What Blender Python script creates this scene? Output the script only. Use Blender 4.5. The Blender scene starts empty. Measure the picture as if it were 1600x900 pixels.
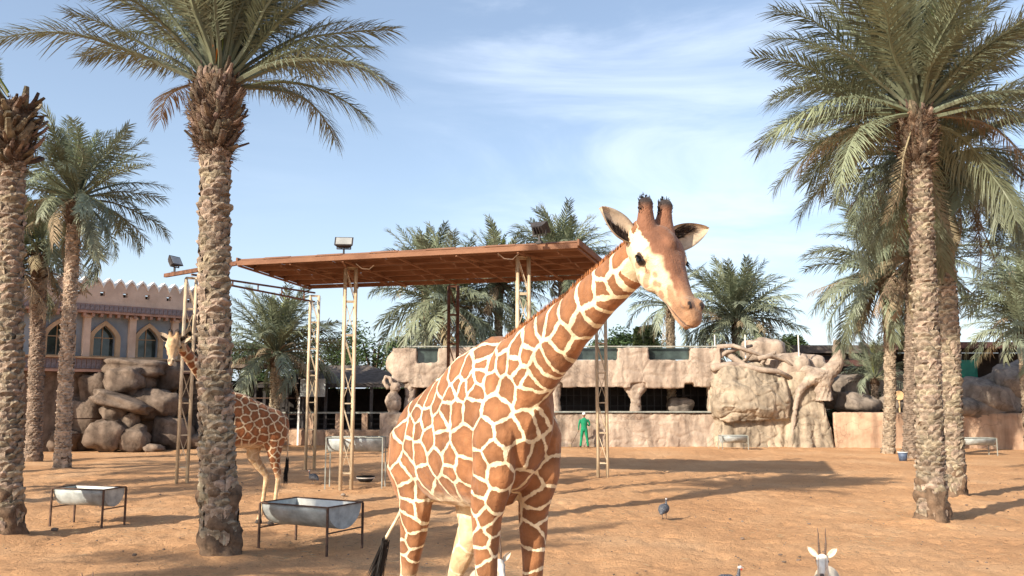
import bpy, math, random
import numpy as np
from mathutils import Vector, Matrix, noise
from mathutils.geometry import tessellate_polygon
from mathutils.bvhtree import BVHTree
random.seed(7); RNG = np.random.default_rng(7)
R = math.radians; PI = math.pi
S = bpy.context.scene; COL = S.collection

# ------------------------------------------------------------ camera, sky, sun, exposure
FPX, HOR, CH = 1350.0, 622.0, 2.6
TH = math.atan((HOR - 450) / FPX)
cd = bpy.data.cameras.new('camera'); cd.sensor_width = 36; cd.lens = 36 * FPX / 1600; cd.clip_end = 3000; cd.clip_start = .05
cam = bpy.data.objects.new('camera', cd); COL.objects.link(cam)
cam.location = (0, 0, CH); cam.rotation_euler = (PI / 2 + TH, 0, 0); S.camera = cam
SUN_EL, SUN_AZ = 27.5, 228.0
w = bpy.data.worlds.new('World'); S.world = w; w.use_nodes = True
nt = w.node_tree; bg = nt.nodes['Background']
sk = nt.nodes.new('ShaderNodeTexSky'); sk.sky_type = 'NISHITA'; sk.sun_disc = False
sk.sun_elevation = R(SUN_EL); sk.sun_rotation = R(SUN_AZ); sk.air_density = 1.0; sk.dust_density = 1.6; sk.ozone_density = 1.6
bg.inputs[1].default_value = .125
def wn(t, **k):
    n = nt.nodes.new(t)
    for a, b in k.items(): setattr(n, a, b)
    return n
tc = wn('ShaderNodeTexCoord'); sep = wn('ShaderNodeSeparateXYZ'); nt.links.new(tc.outputs['Generated'], sep.inputs[0])
def wm(op, a, b=None, c=None, clamp=False):
    n = wn('ShaderNodeMath', operation=op); n.use_clamp = clamp
    for i, v in enumerate((a, b, c)):
        if v is None: continue
        if isinstance(v, (int, float)): n.inputs[i].default_value = v
        else: nt.links.new(v, n.inputs[i])
    return n.outputs[0]
mp = wn('ShaderNodeMapping'); mp.inputs['Rotation'].default_value = (0, R(17), 0); mp.inputs['Scale'].default_value = (1.7, 1.7, 6.5); mp.inputs['Location'].default_value = (.3, 0, .9)
nt.links.new(tc.outputs['Generated'], mp.inputs[0])
nz = wn('ShaderNodeTexNoise'); nz.inputs['Scale'].default_value = 1.5; nz.inputs['Detail'].default_value = 10; nz.inputs['Roughness'].default_value = .58; nz.inputs['Distortion'].default_value = .7
nt.links.new(mp.outputs[0], nz.inputs[0])
mr = wn('ShaderNodeMapRange'); mr.interpolation_type = 'SMOOTHSTEP'; mr.inputs[1].default_value = .42; mr.inputs[2].default_value = .76; nt.links.new(nz.outputs[0], mr.inputs[0])
nz2 = wn('ShaderNodeTexNoise'); nz2.inputs['Scale'].default_value = 1.3; nz2.inputs['Detail'].default_value = 2; nt.links.new(tc.outputs['Generated'], nz2.inputs[0])
def bank(x, y, z, lo, hi):            # a bank of cirrus standing in one part of the sky
    v = Vector((x, y, z)).normalized(); d = wn('ShaderNodeVectorMath', operation='DOT_PRODUCT'); nt.links.new(tc.outputs['Generated'], d.inputs[0]); d.inputs[1].default_value = v
    m = wn('ShaderNodeMapRange'); m.interpolation_type = 'SMOOTHSTEP'; m.inputs[1].default_value = lo; m.inputs[2].default_value = hi; nt.links.new(d.outputs['Value'], m.inputs[0]); return m.outputs[0]
big = wn('ShaderNodeMapRange'); big.inputs[1].default_value = .55; big.inputs[2].default_value = .8; nt.links.new(nz2.outputs[0], big.inputs[0])
msk = wm('MAXIMUM', wm('MAXIMUM', bank(.17, 1, .40, .94, 1.0), bank(.42, 1, .20, .90, 1.0)), wm('MULTIPLY', big.outputs[0], .5))
cl = wm('MULTIPLY', wm('MULTIPLY', mr.outputs[0], msk), .35)
hz = wm('POWER', wm('SUBTRACT', 1.0, wm('MAXIMUM', sep.outputs[2], 0.0)), 7.0)
hz = wm('MULTIPLY_ADD', hz, .48, .14)
def wmix(f, a, b):
    n = wn('ShaderNodeMix', data_type='RGBA')
    nt.links.new(f, n.inputs[0])
    for i, v in ((6, a), (7, b)):
        if isinstance(v, tuple): n.inputs[i].default_value = v
        else: nt.links.new(v, n.inputs[i])
    return n.outputs[2]
skm = wmix(hz, sk.outputs[0], (5.4, 6.3, 7.6, 1))
skm = wmix(wm('MULTIPLY', cl, 1.0, None, True), skm, (7.6, 8.2, 9.2, 1))
nt.links.new(skm, bg.inputs[0])
ld = bpy.data.lights.new('sun', 'SUN'); ld.energy = 5.0; ld.angle = R(.55); ld.color = (1, .90, .74)
so = bpy.data.objects.new('sun', ld); COL.objects.link(so)
SD = Vector((math.sin(R(SUN_AZ)) * math.cos(R(SUN_EL)), math.cos(R(SUN_AZ)) * math.cos(R(SUN_EL)), math.sin(R(SUN_EL))))
so.rotation_euler = SD.to_track_quat('Z', 'Y').to_euler(); so.location = (0, 0, 20)
S.view_settings.view_transform = 'Standard'; S.view_settings.look = 'None'; S.view_settings.exposure = .68; S.view_settings.gamma = 1
S.view_settings.use_curve_mapping = False

# ------------------------------------------------------------ helpers
def ray(px, py):
    a, b = (px - 800) / FPX, (450 - py) / FPX
    return Vector((a, math.cos(TH) - b * math.sin(TH), math.sin(TH) + b * math.cos(TH)))
def at(px, py, Y):
    d = ray(px, py); return Vector((0, 0, CH)) + d * (Y / d.y)
def gp(px, py, z=0.0):
    d = ray(px, py); return Vector((0, 0, CH)) + d * ((z - CH) / d.z)

def tag(o, label=None, cat=None, group=None, kind=None):
    if label: o['label'] = label
    if cat: o['category'] = cat
    if group: o['group'] = group
    if kind: o['kind'] = kind
    return o
def link(name, data, parent=None):
    o = bpy.data.objects.new(name, data); COL.objects.link(o)
    if parent: o.parent = parent
    return o
def thing(name, label, cat, loc=(0, 0, 0), rz=0, group=None):
    o = link(name, None); o.location = loc; o.rotation_euler = (0, 0, rz); o.empty_display_size = .2
    return tag(o, label, cat, group)

class MB:
    def __init__(s): s.v = []; s.f = []
    def add(s, v, f):
        k = len(s.v); s.v += [tuple(p) for p in v]; s.f += [tuple(i + k for i in q) for q in f]; return s
    def box(s, c, d, rz=0, M=None):
        c = Vector(c); hx, hy, hz_ = d[0] / 2, d[1] / 2, d[2] / 2
        m = M or Matrix.Rotation(rz, 3, 'Z')
        v = [c + m @ Vector((x * hx, y * hy, z * hz_)) for z in (-1, 1) for x, y in ((-1, -1), (1, -1), (1, 1), (-1, 1))]
        return s.add(v, [(3, 2, 1, 0), (4, 5, 6, 7), (0, 1, 5, 4), (1, 2, 6, 5), (2, 3, 7, 6), (3, 0, 4, 7)])
    def bar(s, p, q, w_, h_=None, up=(0, 0, 1)):
        p, q = Vector(p), Vector(q); h_ = h_ or w_; t = (q - p); L = t.length; t.normalize(); up = Vector(up)
        if abs(t.dot(up)) > .98: up = Vector((0, 1, 0))
        x = t.cross(up).normalized(); z = x.cross(t)
        m = Matrix((x, t, z)).transposed()
        return s.box((p + q) / 2, (w_, L, h_), M=m)
    def tube(s, pts, rad, n=8, cap=True, up=(0, 0, 1)):
        pts = [Vector(p) for p in pts]
        if isinstance(rad, (int, float)): rad = [rad] * len(pts)
        return s.loft([(p, r, r) if not isinstance(r, tuple) else (p, r[0], r[1]) for p, r in zip(pts, rad)], n, cap, up)
    def loft(s, secs, n=16, cap=True, up=(0, 0, 1), power=2.0):
        pts = [Vector(q[0]) for q in secs]; up = Vector(up); vs = []; fs = []
        px_ = None
        for i, q in enumerate(secs):
            t = (pts[min(i + 1, len(pts) - 1)] - pts[max(i - 1, 0)]).normalized()
            x = t.cross(up)
            if x.length < .15: x = px_ - t * px_.dot(t) if px_ else t.cross(Vector((0, 1, 0)))
            x.normalize()
            if px_ and px_.dot(x) < 0: x = -x
            px_ = x; z = x.cross(t)
            for k in range(n):
                a = 2 * PI * k / n; ca, sa = math.cos(a), math.sin(a)
                if power != 2: ca = math.copysign(abs(ca) ** (2 / power), ca); sa = math.copysign(abs(sa) ** (2 / power), sa)
                vs.append(pts[i] + x * (ca * q[1]) + z * (sa * q[2]))
        for i in range(len(secs) - 1):
            for k in range(n):
                a, b = i * n + k, i * n + (k + 1) % n
                fs.append((a, b, b + n, a + n))
        if cap:
            m = len(vs); vs.append(pts[0]); vs.append(pts[-1])
            for k in range(n):
                fs.append((m, (k + 1) % n, k)); fs.append((m + 1, (len(secs) - 1) * n + k, (len(secs) - 1) * n + (k + 1) % n))
        return s.add(vs, fs)
    def ball(s, c, r, nu=12, nv=8, M=None):
        c = Vector(c); r = (r, r, r) if isinstance(r, (int, float)) else r; M = M or Matrix.Identity(3); vs = []; fs = []
        for j in range(1, nv):
            p = PI * j / nv
            for i in range(nu):
                a = 2 * PI * i / nu
                vs.append(c + M @ Vector((r[0] * math.sin(p) * math.cos(a), r[1] * math.sin(p) * math.sin(a), r[2] * math.cos(p))))
        vs += [c + M @ Vector((0, 0, r[2])), c - M @ Vector((0, 0, r[2]))]; T = len(vs) - 2
        for j in range(nv - 2):
            for i in range(nu): a, b = j * nu + i, j * nu + (i + 1) % nu; fs.append((a, a + nu, b + nu, b))
        for i in range(nu): fs.append((T, i, (i + 1) % nu)); fs.append((T + 1, (nv - 2) * nu + (i + 1) % nu, (nv - 2) * nu + i))
        return s.add(vs, fs)
    def mesh(s, name, mat=None, smooth=False):
        me = bpy.data.meshes.new(name); me.from_pydata(s.v, [], s.f); me.validate()
        if mat: me.materials.append(mat)
        if smooth: me.polygons.foreach_set('use_smooth', [True] * len(me.polygons))
        me.update(); return me
    def build(s, name, mat, parent=None, smooth=False):
        return link(name, s.mesh(name, mat, smooth), parent)

# ------------------------------------------------------------ materials
def mat(name, col, rough=.8, var=.12, scale=6.0, bump=.0, bscale=30.0, metal=0.0, col2=None, objrand=0.0, detail=6, stretch=(1, 1, 1), spec=.3, trans=0.0, crack=0.0):
    m = bpy.data.materials.new(name); m.use_nodes = True; t = m.node_tree; b = t.nodes['Principled BSDF']
    b.inputs['Roughness'].default_value = rough; b.inputs['Metallic'].default_value = metal; b.inputs['Specular IOR Level'].default_value = spec
    tcn = t.nodes.new('ShaderNodeTexCoord'); mpn = t.nodes.new('ShaderNodeMapping'); mpn.inputs['Scale'].default_value = stretch
    t.links.new(tcn.outputs['Object'], mpn.inputs[0])
    n = t.nodes.new('ShaderNodeTexNoise'); n.inputs['Scale'].default_value = scale; n.inputs['Detail'].default_value = detail; n.inputs['Roughness'].default_value = .62
    t.links.new(mpn.outputs[0], n.inputs[0])
    r = t.nodes.new('ShaderNodeValToRGB'); c2 = col2 or tuple(min(1, c * (1 + 2.2 * var)) for c in col); c1 = col if col2 else tuple(c * (1 - 1.6 * var) for c in col)
    r.color_ramp.elements[0].position = .33; r.color_ramp.elements[1].position = .67
    r.color_ramp.elements[0].color = (*c1, 1); r.color_ramp.elements[1].color = (*c2, 1)
    t.links.new(n.outputs[0], r.inputs[0]); out = r.outputs[0]
    if objrand:
        oi = t.nodes.new('ShaderNodeObjectInfo'); hs = t.nodes.new('ShaderNodeHueSaturation')
        a = t.nodes.new('ShaderNodeMapRange'); a.inputs[3].default_value = 1 - objrand; a.inputs[4].default_value = 1 + objrand
        t.links.new(oi.outputs['Random'], a.inputs[0]); t.links.new(a.outputs[0], hs.inputs['Value'])
        h2 = t.nodes.new('ShaderNodeMath'); h2.operation = 'MULTIPLY'; h2.inputs[1].default_value = 7.31
        h3 = t.nodes.new('ShaderNodeMath'); h3.operation = 'FRACT'; t.links.new(oi.outputs['Random'], h2.inputs[0]); t.links.new(h2.outputs[0], h3.inputs[0])
        h4 = t.nodes.new('ShaderNodeMapRange'); h4.inputs[3].default_value = .5 - objrand * .06; h4.inputs[4].default_value = .5 + objrand * .06
        t.links.new(h3.outputs[0], h4.inputs[0]); t.links.new(h4.outputs[0], hs.inputs['Hue'])
        t.links.new(out, hs.inputs['Color']); out = hs.outputs[0]
    if crack:      # dark joint lines and vertical stains of weathered rock
        def mulc(fac_node, lo, hi, c0, o_):
            q = t.nodes.new('ShaderNodeMapRange'); q.inputs[1].default_value = lo; q.inputs[2].default_value = hi; q.inputs[3].default_value = c0; q.inputs[4].default_value = 1; t.links.new(fac_node, q.inputs[0])
            x = t.nodes.new('ShaderNodeMix'); x.data_type = 'RGBA'; x.blend_type = 'MULTIPLY'; x.inputs[0].default_value = 1; t.links.new(o_, x.inputs[6]); t.links.new(q.outputs[0], x.inputs[7]); return x.outputs[2]
        n5 = t.nodes.new('ShaderNodeTexNoise'); n5.inputs['Scale'].default_value = .55; n5.inputs['Detail'].default_value = 4; n5.inputs['Distortion'].default_value = .3; t.links.new(mpn.outputs[0], n5.inputs[0])
        s5 = t.nodes.new('ShaderNodeMath'); s5.operation = 'SUBTRACT'; s5.inputs[1].default_value = .5; t.links.new(n5.outputs[0], s5.inputs[0]); a5 = t.nodes.new('ShaderNodeMath'); a5.operation = 'ABSOLUTE'; t.links.new(s5.outputs[0], a5.inputs[0])
        out = mulc(a5.outputs[0], 0, .012, 1 - crack * .6, out)
        m6 = t.nodes.new('ShaderNodeMapping'); m6.inputs['Scale'].default_value = (2.2, 2.2, .35); t.links.new(tcn.outputs['Object'], m6.inputs[0]); n6 = t.nodes.new('ShaderNodeTexNoise'); n6.inputs['Scale'].default_value = 1; n6.inputs['Detail'].default_value = 7; t.links.new(m6.outputs[0], n6.inputs[0])
        out = mulc(n6.outputs[0], .34, .55, 1 - crack * .75, out)
    t.links.new(out, b.inputs['Base Color'])
    if bump:
        n2 = t.nodes.new('ShaderNodeTexNoise'); n2.inputs['Scale'].default_value = bscale; n2.inputs['Detail'].default_value = 8; n2.inputs['Roughness'].default_value = .6
        t.links.new(mpn.outputs[0], n2.inputs[0]); bp = t.nodes.new('ShaderNodeBump'); bp.inputs['Strength'].default_value = min(1, bump); bp.inputs['Distance'].default_value = .03 * max(1, bump)
        t.links.new(n2.outputs[0], bp.inputs['Height']); t.links.new(bp.outputs[0], b.inputs['Normal'])
    if trans:
        tr = t.nodes.new('ShaderNodeBsdfTranslucent'); t.links.new(out, tr.inputs[0]); mx = t.nodes.new('ShaderNodeMixShader'); mx.inputs[0].default_value = trans
        t.links.new(b.outputs[0], mx.inputs[1]); t.links.new(tr.outputs[0], mx.inputs[2]); t.links.new(mx.outputs[0], t.nodes['Material Output'].inputs[0])
    return m
M = {}
M['leaf'] = mat('palm_leaf', (.17, .19, .12), .5, .18, 2, objrand=.28, spec=.45, trans=.16)
M['leaf_grey'] = mat('palm_leaf_grey', (.205, .235, .165), .5, .15, 2, objrand=.25, spec=.45, trans=.16)
M['leaf_young'] = mat('young_palm_leaf', (.19, .22, .045), .5, .15, 2, objrand=.2, trans=.22)
M['leaf_dry'] = mat('dry_palm_leaf', (.25, .195, .125), .8, .2, 2, objrand=.25, trans=.15)
M['bark'] = mat('palm_bark', (.285, .225, .165), .95, .35, 5, 1.2, 40, objrand=.30)
M['bark_core'] = mat('palm_bark_core', (.13, .085, .055), .95, .3, 7, .8, 30)
M['bark_foot'] = mat('palm_foot_bark', (.25, .14, .07), .95, .35, 6, 1.5, 22)
M['stub'] = mat('palm_stub', (.125, .094, .068), .95, .4, 6, 1.0, 30, objrand=.5)
M['fibre'] = mat('palm_fibre', (.11, .065, .04), 1, .4, 14, 1.2, 40, stretch=(1, 1, .3))
M['rachis'] = mat('palm_rachis', (.24, .22, .10), .6, .2, 3)
M['orange_stalk'] = mat('orange_fruit_stalk', (.62, .20, .03), .6, .1)
M['rockwall'] = mat('artificial_rock', (.29, .215, .165), .95, .2, .9, 1.5, 6, col2=(.57, .455, .36), detail=10, crack=.5)
M['rockwall_warm'] = mat('warm_wall', (.38, .24, .16), .95, .2, .9, 1.2, 6, col2=(.58, .40, .28), detail=10, crack=.5)
M['rock_brown'] = mat('brown_rock', (.10, .07, .053), .95, .2, 1.6, 1.3, 6, col2=(.26, .195, .15), detail=10, crack=.5)
M['rock_grey'] = mat('grey_rock', (.17, .14, .12), .95, .2, 1.6, 1.0, 6, col2=(.34, .28, .23), detail=10, crack=.5)
M['rock_ochre'] = mat('ochre_rock', (.20, .16, .12), .95, .2, .8, 1.8, 5, col2=(.52, .42, .31), detail=10, crack=.5)
M['stucco_pink'] = mat('pink_stucco', (.52, .38, .29), .9, .12, 1.2, .4, 20, col2=(.70, .54, .43))
M['stucco_red'] = mat('red_stucco_trim', (.38, .23, .175), .9, .15, 2)
M['stucco_blue'] = mat('blue_grey_stucco', (.27, .31, .35), .9, .1, 1, .3, 20)
M['stucco_tan'] = mat('tan_stucco', (.46, .32, .20), .9, .1, 2, .3, 20)
M['tile_grey'] = mat('grey_glazed_tile', (.20, .17, .18), .7, .2, 8)
M['white_cap'] = mat('white_cap', (.80, .77, .72), .8, .05, 5)
M['window_glass'] = mat('dark_window_glass', (.035, .05, .045), .08, .4, 1.2, spec=.6)
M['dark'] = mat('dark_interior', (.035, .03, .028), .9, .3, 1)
M['dark_metal'] = mat('dark_painted_metal', (.045, .04, .04), .5, .2, 6)
M['rust'] = mat('rusty_steel', (.085, .05, .036), .8, .3, 12, .3, 60)
M['cream_steel'] = mat('cream_painted_steel', (.36, .26, .16), .6, .2, 3, .2, 40, col2=(.68, .57, .41), stretch=(1, 1, .35))
M['rust_and_shade_steel'] = mat('rust_shade_brown_steel', (.13, .06, .035), .8, .3, 6, .3, 60)
M['roof_brown'] = mat('rust_brown_roof', (.185, .088, .052), .85, .2, 2.2, .3, 30, col2=(.30, .155, .092), stretch=(.25, 1, 1))
M['galv'] = mat('galvanised_sheet', (.36, .39, .39), .5, .18, 4, .15, 30, metal=.1)
M['galv_in'] = mat('pale_sheet', (.62, .62, .58), .5, .08, 3)
M['person_green'] = mat('green_overall_cloth', (.010, .20, .095), .85, .12, 8, .6, 14)
M['skin'] = mat('skin', (.22, .11, .065), .6, .1, 8)
M['white_cloth'] = mat('white_cloth', (.75, .74, .72), .9, .05, 8)
M['black'] = mat('black_rubber', (.02, .02, .022), .6, .3, 8)
M['bucket'] = mat('blue_grey_plastic', (.07, .095, .15), .5, .2, 8)
M['lamp_glass'] = mat('floodlight_glass', (.35, .35, .33), .12, .1, 3, spec=.7)
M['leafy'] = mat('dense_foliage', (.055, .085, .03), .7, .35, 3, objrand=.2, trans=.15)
M['leafy_pale'] = mat('pale_foliage', (.12, .15, .05), .7, .3, 3, trans=.2)
M['thatch'] = mat('grey_brown_roof', (.13, .105, .09), .95, .2, 4, .5, 20)
M['driftwood'] = mat('driftwood', (.23, .175, .14), .9, .25, 2, 1.0, 16, col2=(.47, .38, .30))
M['horn'] = mat('dark_horn', (.11, .07, .05), .5, .2, 30)
M['eye'] = mat('dark_eye', (.008, .006, .006), .08, .1, 3, spec=.9)
M['hair_black'] = mat('black_hair', (.014, .011, .010), .7, .3, 30)
M['mane'] = mat('brown_mane', (.30, .12, .045), .9, .3, 30)
M['ear_out'] = mat('ear_fur', (.42, .33, .24), .9, .2, 14)
M['ear_dark'] = mat('ear_dark_fur', (.045, .03, .024), .95, .3, 20)
M['green_plastic'] = mat('green_panel', (.02, .16, .11), .5, .1, 3)
M['red_roof'] = mat('dark_red_roof', (.085, .042, .036), .7, .2, 2)
M['olive_wood'] = mat('grey_painted_metal', (.27, .28, .25), .6, .15, 4)
M['tan_disc'] = mat('tan_round_sign', (.72, .48, .26), .7, .1, 4)

# ------------------------------------------------------------ ground
def sand_material():
    m = bpy.data.materials.new('sand'); m.use_nodes = True; t = m.node_tree; b = t.nodes['Principled BSDF']; b.inputs['Roughness'].default_value = 1; b.inputs['Specular IOR Level'].default_value = .1
    tcn = t.nodes.new('ShaderNodeTexCoord')
    def N(sc, det, ro=.6, st=None):
        n = t.nodes.new('ShaderNodeTexNoise'); n.inputs['Scale'].default_value = sc; n.inputs['Detail'].default_value = det; n.inputs['Roughness'].default_value = ro
        if st:
            mp_ = t.nodes.new('ShaderNodeMapping'); mp_.inputs['Scale'].default_value = st; t.links.new(tcn.outputs['Object'], mp_.inputs[0]); t.links.new(mp_.outputs[0], n.inputs[0])
        else: t.links.new(tcn.outputs['Object'], n.inputs[0])
        return n.outputs[0]
    def ramp(f, stops):
        r = t.nodes.new('ShaderNodeValToRGB'); e = r.color_ramp.elements
        e[0].position, e[0].color = stops[0][0], (*stops[0][1], 1); e[1].position, e[1].color = stops[-1][0], (*stops[-1][1], 1)
        for p, c in stops[1:-1]: x = e.new(p); x.color = (*c, 1)
        t.links.new(f, r.inputs[0]); return r.outputs[0]
    def mul(a, b2, f=1.0):
        n = t.nodes.new('ShaderNodeMix'); n.data_type = 'RGBA'; n.blend_type = 'MULTIPLY'; n.inputs[0].default_value = f
        t.links.new(a, n.inputs[6]); t.links.new(b2, n.inputs[7]); return n.outputs[2]
    base = ramp(N(.35, 5), [(.34, (.50, .275, .140)), (.5, (.575, .325, .168)), (.68, (.63, .385, .215))])
    dung = ramp(N(1.6, 8, .7, (.5, 1.6, 1)), [(.28, (.62, .58, .52)), (.42, (1, 1, 1)), (.6, (1.0, 1.0, 1.0)), (.75, (1.06, 1.08, 1.1))])
    speck = ramp(N(11, 6, .75), [(.30, (.42, .38, .36)), (.42, (.9, .9, .9)), (.6, (1, 1, 1)), (.78, (1.12, 1.12, 1.12))])
    c = mul(mul(base, dung, .6), speck, .7); t.links.new(c, b.inputs['Base Color'])
    bp = t.nodes.new('ShaderNodeBump'); bp.inputs['Strength'].default_value = 1; bp.inputs['Distance'].default_value = .065
    t.links.new(N(13, 8, .72), bp.inputs['Height']); t.links.new(bp.outputs[0], b.inputs['Normal']); return m
M['sand'] = sand_material()
def gheight(x, y):
    p = Vector((x, y, 0))
    h = .045 * noise.noise(p * .5) + .035 * noise.noise(p * 1.7)
    return h
def ground():
    xs = np.concatenate([np.linspace(-1500, -40, 8)[:-1], np.linspace(-40, -17, 24)[:-1], np.arange(-17, 20, .085), np.linspace(20, 45, 26)[1:], np.linspace(45, 1500, 8)[1:]])
    ys = np.concatenate([np.linspace(-300, -10, 5)[:-1], np.linspace(-10, 8, 12)[:-1], np.arange(8, 33, .085), np.linspace(33, 60, 60)[1:], np.linspace(60, 2500, 10)[1:]])
    nx, ny = len(xs), len(ys); X, Y = np.meshgrid(xs, ys)
    # value-noise relief in numpy (footprints and soft undulation)
    def vn(sc, seed):
        g = np.random.default_rng(seed).random((256, 256)); a = X * sc + 77.3; b = Y * sc + 33.1
        i = np.floor(a).astype(int); j = np.floor(b).astype(int); fx = a - i; fy = b - j; fx = fx * fx * (3 - 2 * fx); fy = fy * fy * (3 - 2 * fy)
        i0, i1, j0, j1 = i % 256, (i + 1) % 256, j % 256, (j + 1) % 256
        return (g[i0, j0] * (1 - fx) * (1 - fy) + g[i1, j0] * fx * (1 - fy) + g[i0, j1] * (1 - fx) * fy + g[i1, j1] * fx * fy)
    fade = np.clip((60 - Y) / 20, 0, 1) * np.clip((45 - np.abs(X)) / 10, 0, 1)
    Z = .07 * (vn(.45, 1) - .5) + .045 * (vn(1.5, 2) - .5) + .040 * (vn(4.2, 3) - .5) + .016 * (vn(8.5, 4) - .5)
    pits = vn(5.1, 9); Z -= .045 * np.clip(pits - .72, 0, .28) / .28
    for sx_, sy_ in ((26, 9), (14, 31), (33, 12), (-22, 25)):      # hoof pits along wandering tracks
        t = vn(.9, sx_ + 40); tr = np.exp(-((t - .5) / .07) ** 2); hoof = vn(6.5, sy_ + 3); Z -= .035 * tr * np.clip(hoof - .55, 0, .3) / .3
    Z *= fade
    for px, py, hh in ((341, 872, .10), (8, 838, .09), (52, 722, .08), (97, 734, .08), (1457, 817, .13), (1494, 779, .13), (1388, 711, .1)):
        q = gp(px, py); Z += hh * np.exp(-((X - q.x) ** 2 + (Y - q.y) ** 2) / .75 ** 2)
    v = np.stack([X, Y, Z], -1).reshape(-1, 3); idx = np.arange(nx * ny).reshape(ny, nx)
    f = np.stack([idx[:-1, :-1], idx[:-1, 1:], idx[1:, 1:], idx[1:, :-1]], -1).reshape(-1, 4)
    me = bpy.data.meshes.new('ground'); me.vertices.add(len(v)); me.vertices.foreach_set('co', v.astype(np.float32).ravel())
    me.loops.add(len(f) * 4); me.loops.foreach_set('vertex_index', f.astype(np.int32).ravel())
    me.polygons.add(len(f)); me.polygons.foreach_set('loop_start', np.arange(0, len(f) * 4, 4, dtype=np.int32)); me.polygons.foreach_set('use_smooth', np.ones(len(f), bool))
    me.update(calc_edges=True); me.validate(); me.materials.append(M['sand'])
    tag(link('ground', me), kind='structure')
ground()

# ------------------------------------------------------------ remeshed organic bodies
def remesh(mb, voxel, smooth=3, fac=.5):
    me = mb.mesh('tmp'); o = bpy.data.objects.new('tmp', me); COL.objects.link(o)
    r = o.modifiers.new('r', 'REMESH'); r.mode = 'VOXEL'; r.voxel_size = voxel
    if smooth: s_ = o.modifiers.new('s', 'SMOOTH'); s_.factor = fac; s_.iterations = smooth
    dg = bpy.context.evaluated_depsgraph_get(); out = bpy.data.meshes.new_from_object(o.evaluated_get(dg))
    bpy.data.objects.remove(o); bpy.data.meshes.remove(me)
    out.polygons.foreach_set('use_smooth', [True] * len(out.polygons)); return out
def coords(me):
    a = np.empty(len(me.vertices) * 3, np.float32); me.vertices.foreach_get('co', a); return a.reshape(-1, 3).astype(np.float64)
def normals(me):
    a = np.empty(len(me.vertices) * 3, np.float32); me.vertices.foreach_get('normal', a); return a.reshape(-1, 3).astype(np.float64)
def setattr_f(me, name, a):
    at_ = me.attributes.new(name, 'FLOAT', 'POINT'); at_.data.foreach_set('value', a.astype(np.float32))
def setattr_c(me, name, a):
    at_ = me.attributes.new(name, 'FLOAT_COLOR', 'POINT'); at_.data.foreach_set('color', np.concatenate([a, np.ones((len(a), 1))], 1).astype(np.float32).ravel())
def fur_material(name, edge=.006, bump=.5):
    """mix(ground colour, patch colour) by a stored distance to the patch edge, made ragged by fine noise"""
    m = bpy.data.materials.new(name); m.use_nodes = True; t = m.node_tree; b = t.nodes['Principled BSDF']; b.inputs['Roughness'].default_value = .72; b.inputs['Specular IOR Level'].default_value = .25
    b.inputs['Sheen Weight'].default_value = .15
    def A(n_): a = t.nodes.new('ShaderNodeAttribute'); a.attribute_name = n_; return a
    tcn = t.nodes.new('ShaderNodeTexCoord'); n = t.nodes.new('ShaderNodeTexNoise'); n.inputs['Scale'].default_value = 55; n.inputs['Detail'].default_value = 4; t.links.new(tcn.outputs['Object'], n.inputs[0])
    ma = t.nodes.new('ShaderNodeMath'); ma.operation = 'MULTIPLY_ADD'; ma.inputs[1].default_value = edge * 3.4; t.links.new(n.outputs[0], ma.inputs[0])
    ad = t.nodes.new('ShaderNodeMath'); ad.operation = 'SUBTRACT'; ad.inputs[1].default_value = edge * 1.7; t.links.new(A('dist').outputs['Fac'], ad.inputs[0]); t.links.new(ad.outputs[0], ma.inputs[2])
    mr_ = t.nodes.new('ShaderNodeMapRange'); mr_.interpolation_type = 'SMOOTHSTEP'; mr_.inputs[1].default_value = -edge * .6; mr_.inputs[2].default_value = edge * .6; t.links.new(ma.outputs[0], mr_.inputs[0])
    mx = t.nodes.new('ShaderNodeMix'); mx.data_type = 'RGBA'; t.links.new(mr_.outputs[0], mx.inputs[0]); t.links.new(A('base').outputs['Color'], mx.inputs[6]); t.links.new(A('patch').outputs['Color'], mx.inputs[7])
    n2 = t.nodes.new('ShaderNodeTexNoise'); n2.inputs['Scale'].default_value = 9; n2.inputs['Detail'].default_value = 8; t.links.new(tcn.outputs['Object'], n2.inputs[0])
    rr = t.nodes.new('ShaderNodeValToRGB'); rr.color_ramp.elements[0].color = (.70, .66, .62, 1); rr.color_ramp.elements[1].color = (1.16, 1.16, 1.16, 1); rr.color_ramp.elements[0].position = .3; rr.color_ramp.elements[1].position = .7
    t.links.new(n2.outputs[0], rr.inputs[0]); m2 = t.nodes.new('ShaderNodeMix'); m2.data_type = 'RGBA'; m2.blend_type = 'MULTIPLY'; m2.inputs[0].default_value = 1
    t.links.new(mx.outputs[2], m2.inputs[6]); t.links.new(rr.outputs[0], m2.inputs[7]); t.links.new(m2.outputs[2], b.inputs['Base Color'])
    n3 = t.nodes.new('ShaderNodeTexNoise'); n3.inputs['Scale'].default_value = 120; n3.inputs['Detail'].default_value = 4; t.links.new(tcn.outputs['Object'], n3.inputs[0])
    bp = t.nodes.new('ShaderNodeBump'); bp.inputs['Strength'].default_value = bump; bp.inputs['Distance'].default_value = .01; t.links.new(n3.outputs[0], bp.inputs['Height'])
    n4 = t.nodes.new('ShaderNodeTexNoise'); n4.inputs['Scale'].default_value = 9; n4.inputs['Detail'].default_value = 6; t.links.new(tcn.outputs['Object'], n4.inputs[0])
    bp2 = t.nodes.new('ShaderNodeBump'); bp2.inputs['Strength'].default_value = .55; bp2.inputs['Distance'].default_value = .05; t.links.new(n4.outputs[0], bp2.inputs['Height']); t.links.new(bp2.outputs[0], bp.inputs['Normal']); t.links.new(bp.outputs[0], b.inputs['Normal'])
    return m
M['fur'] = fur_material('giraffe_fur'); M['fur2'] = fur_material('dark_giraffe_fur', .010)
M['fur_plain'] = fur_material('short_fur', .02, .3)

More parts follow.
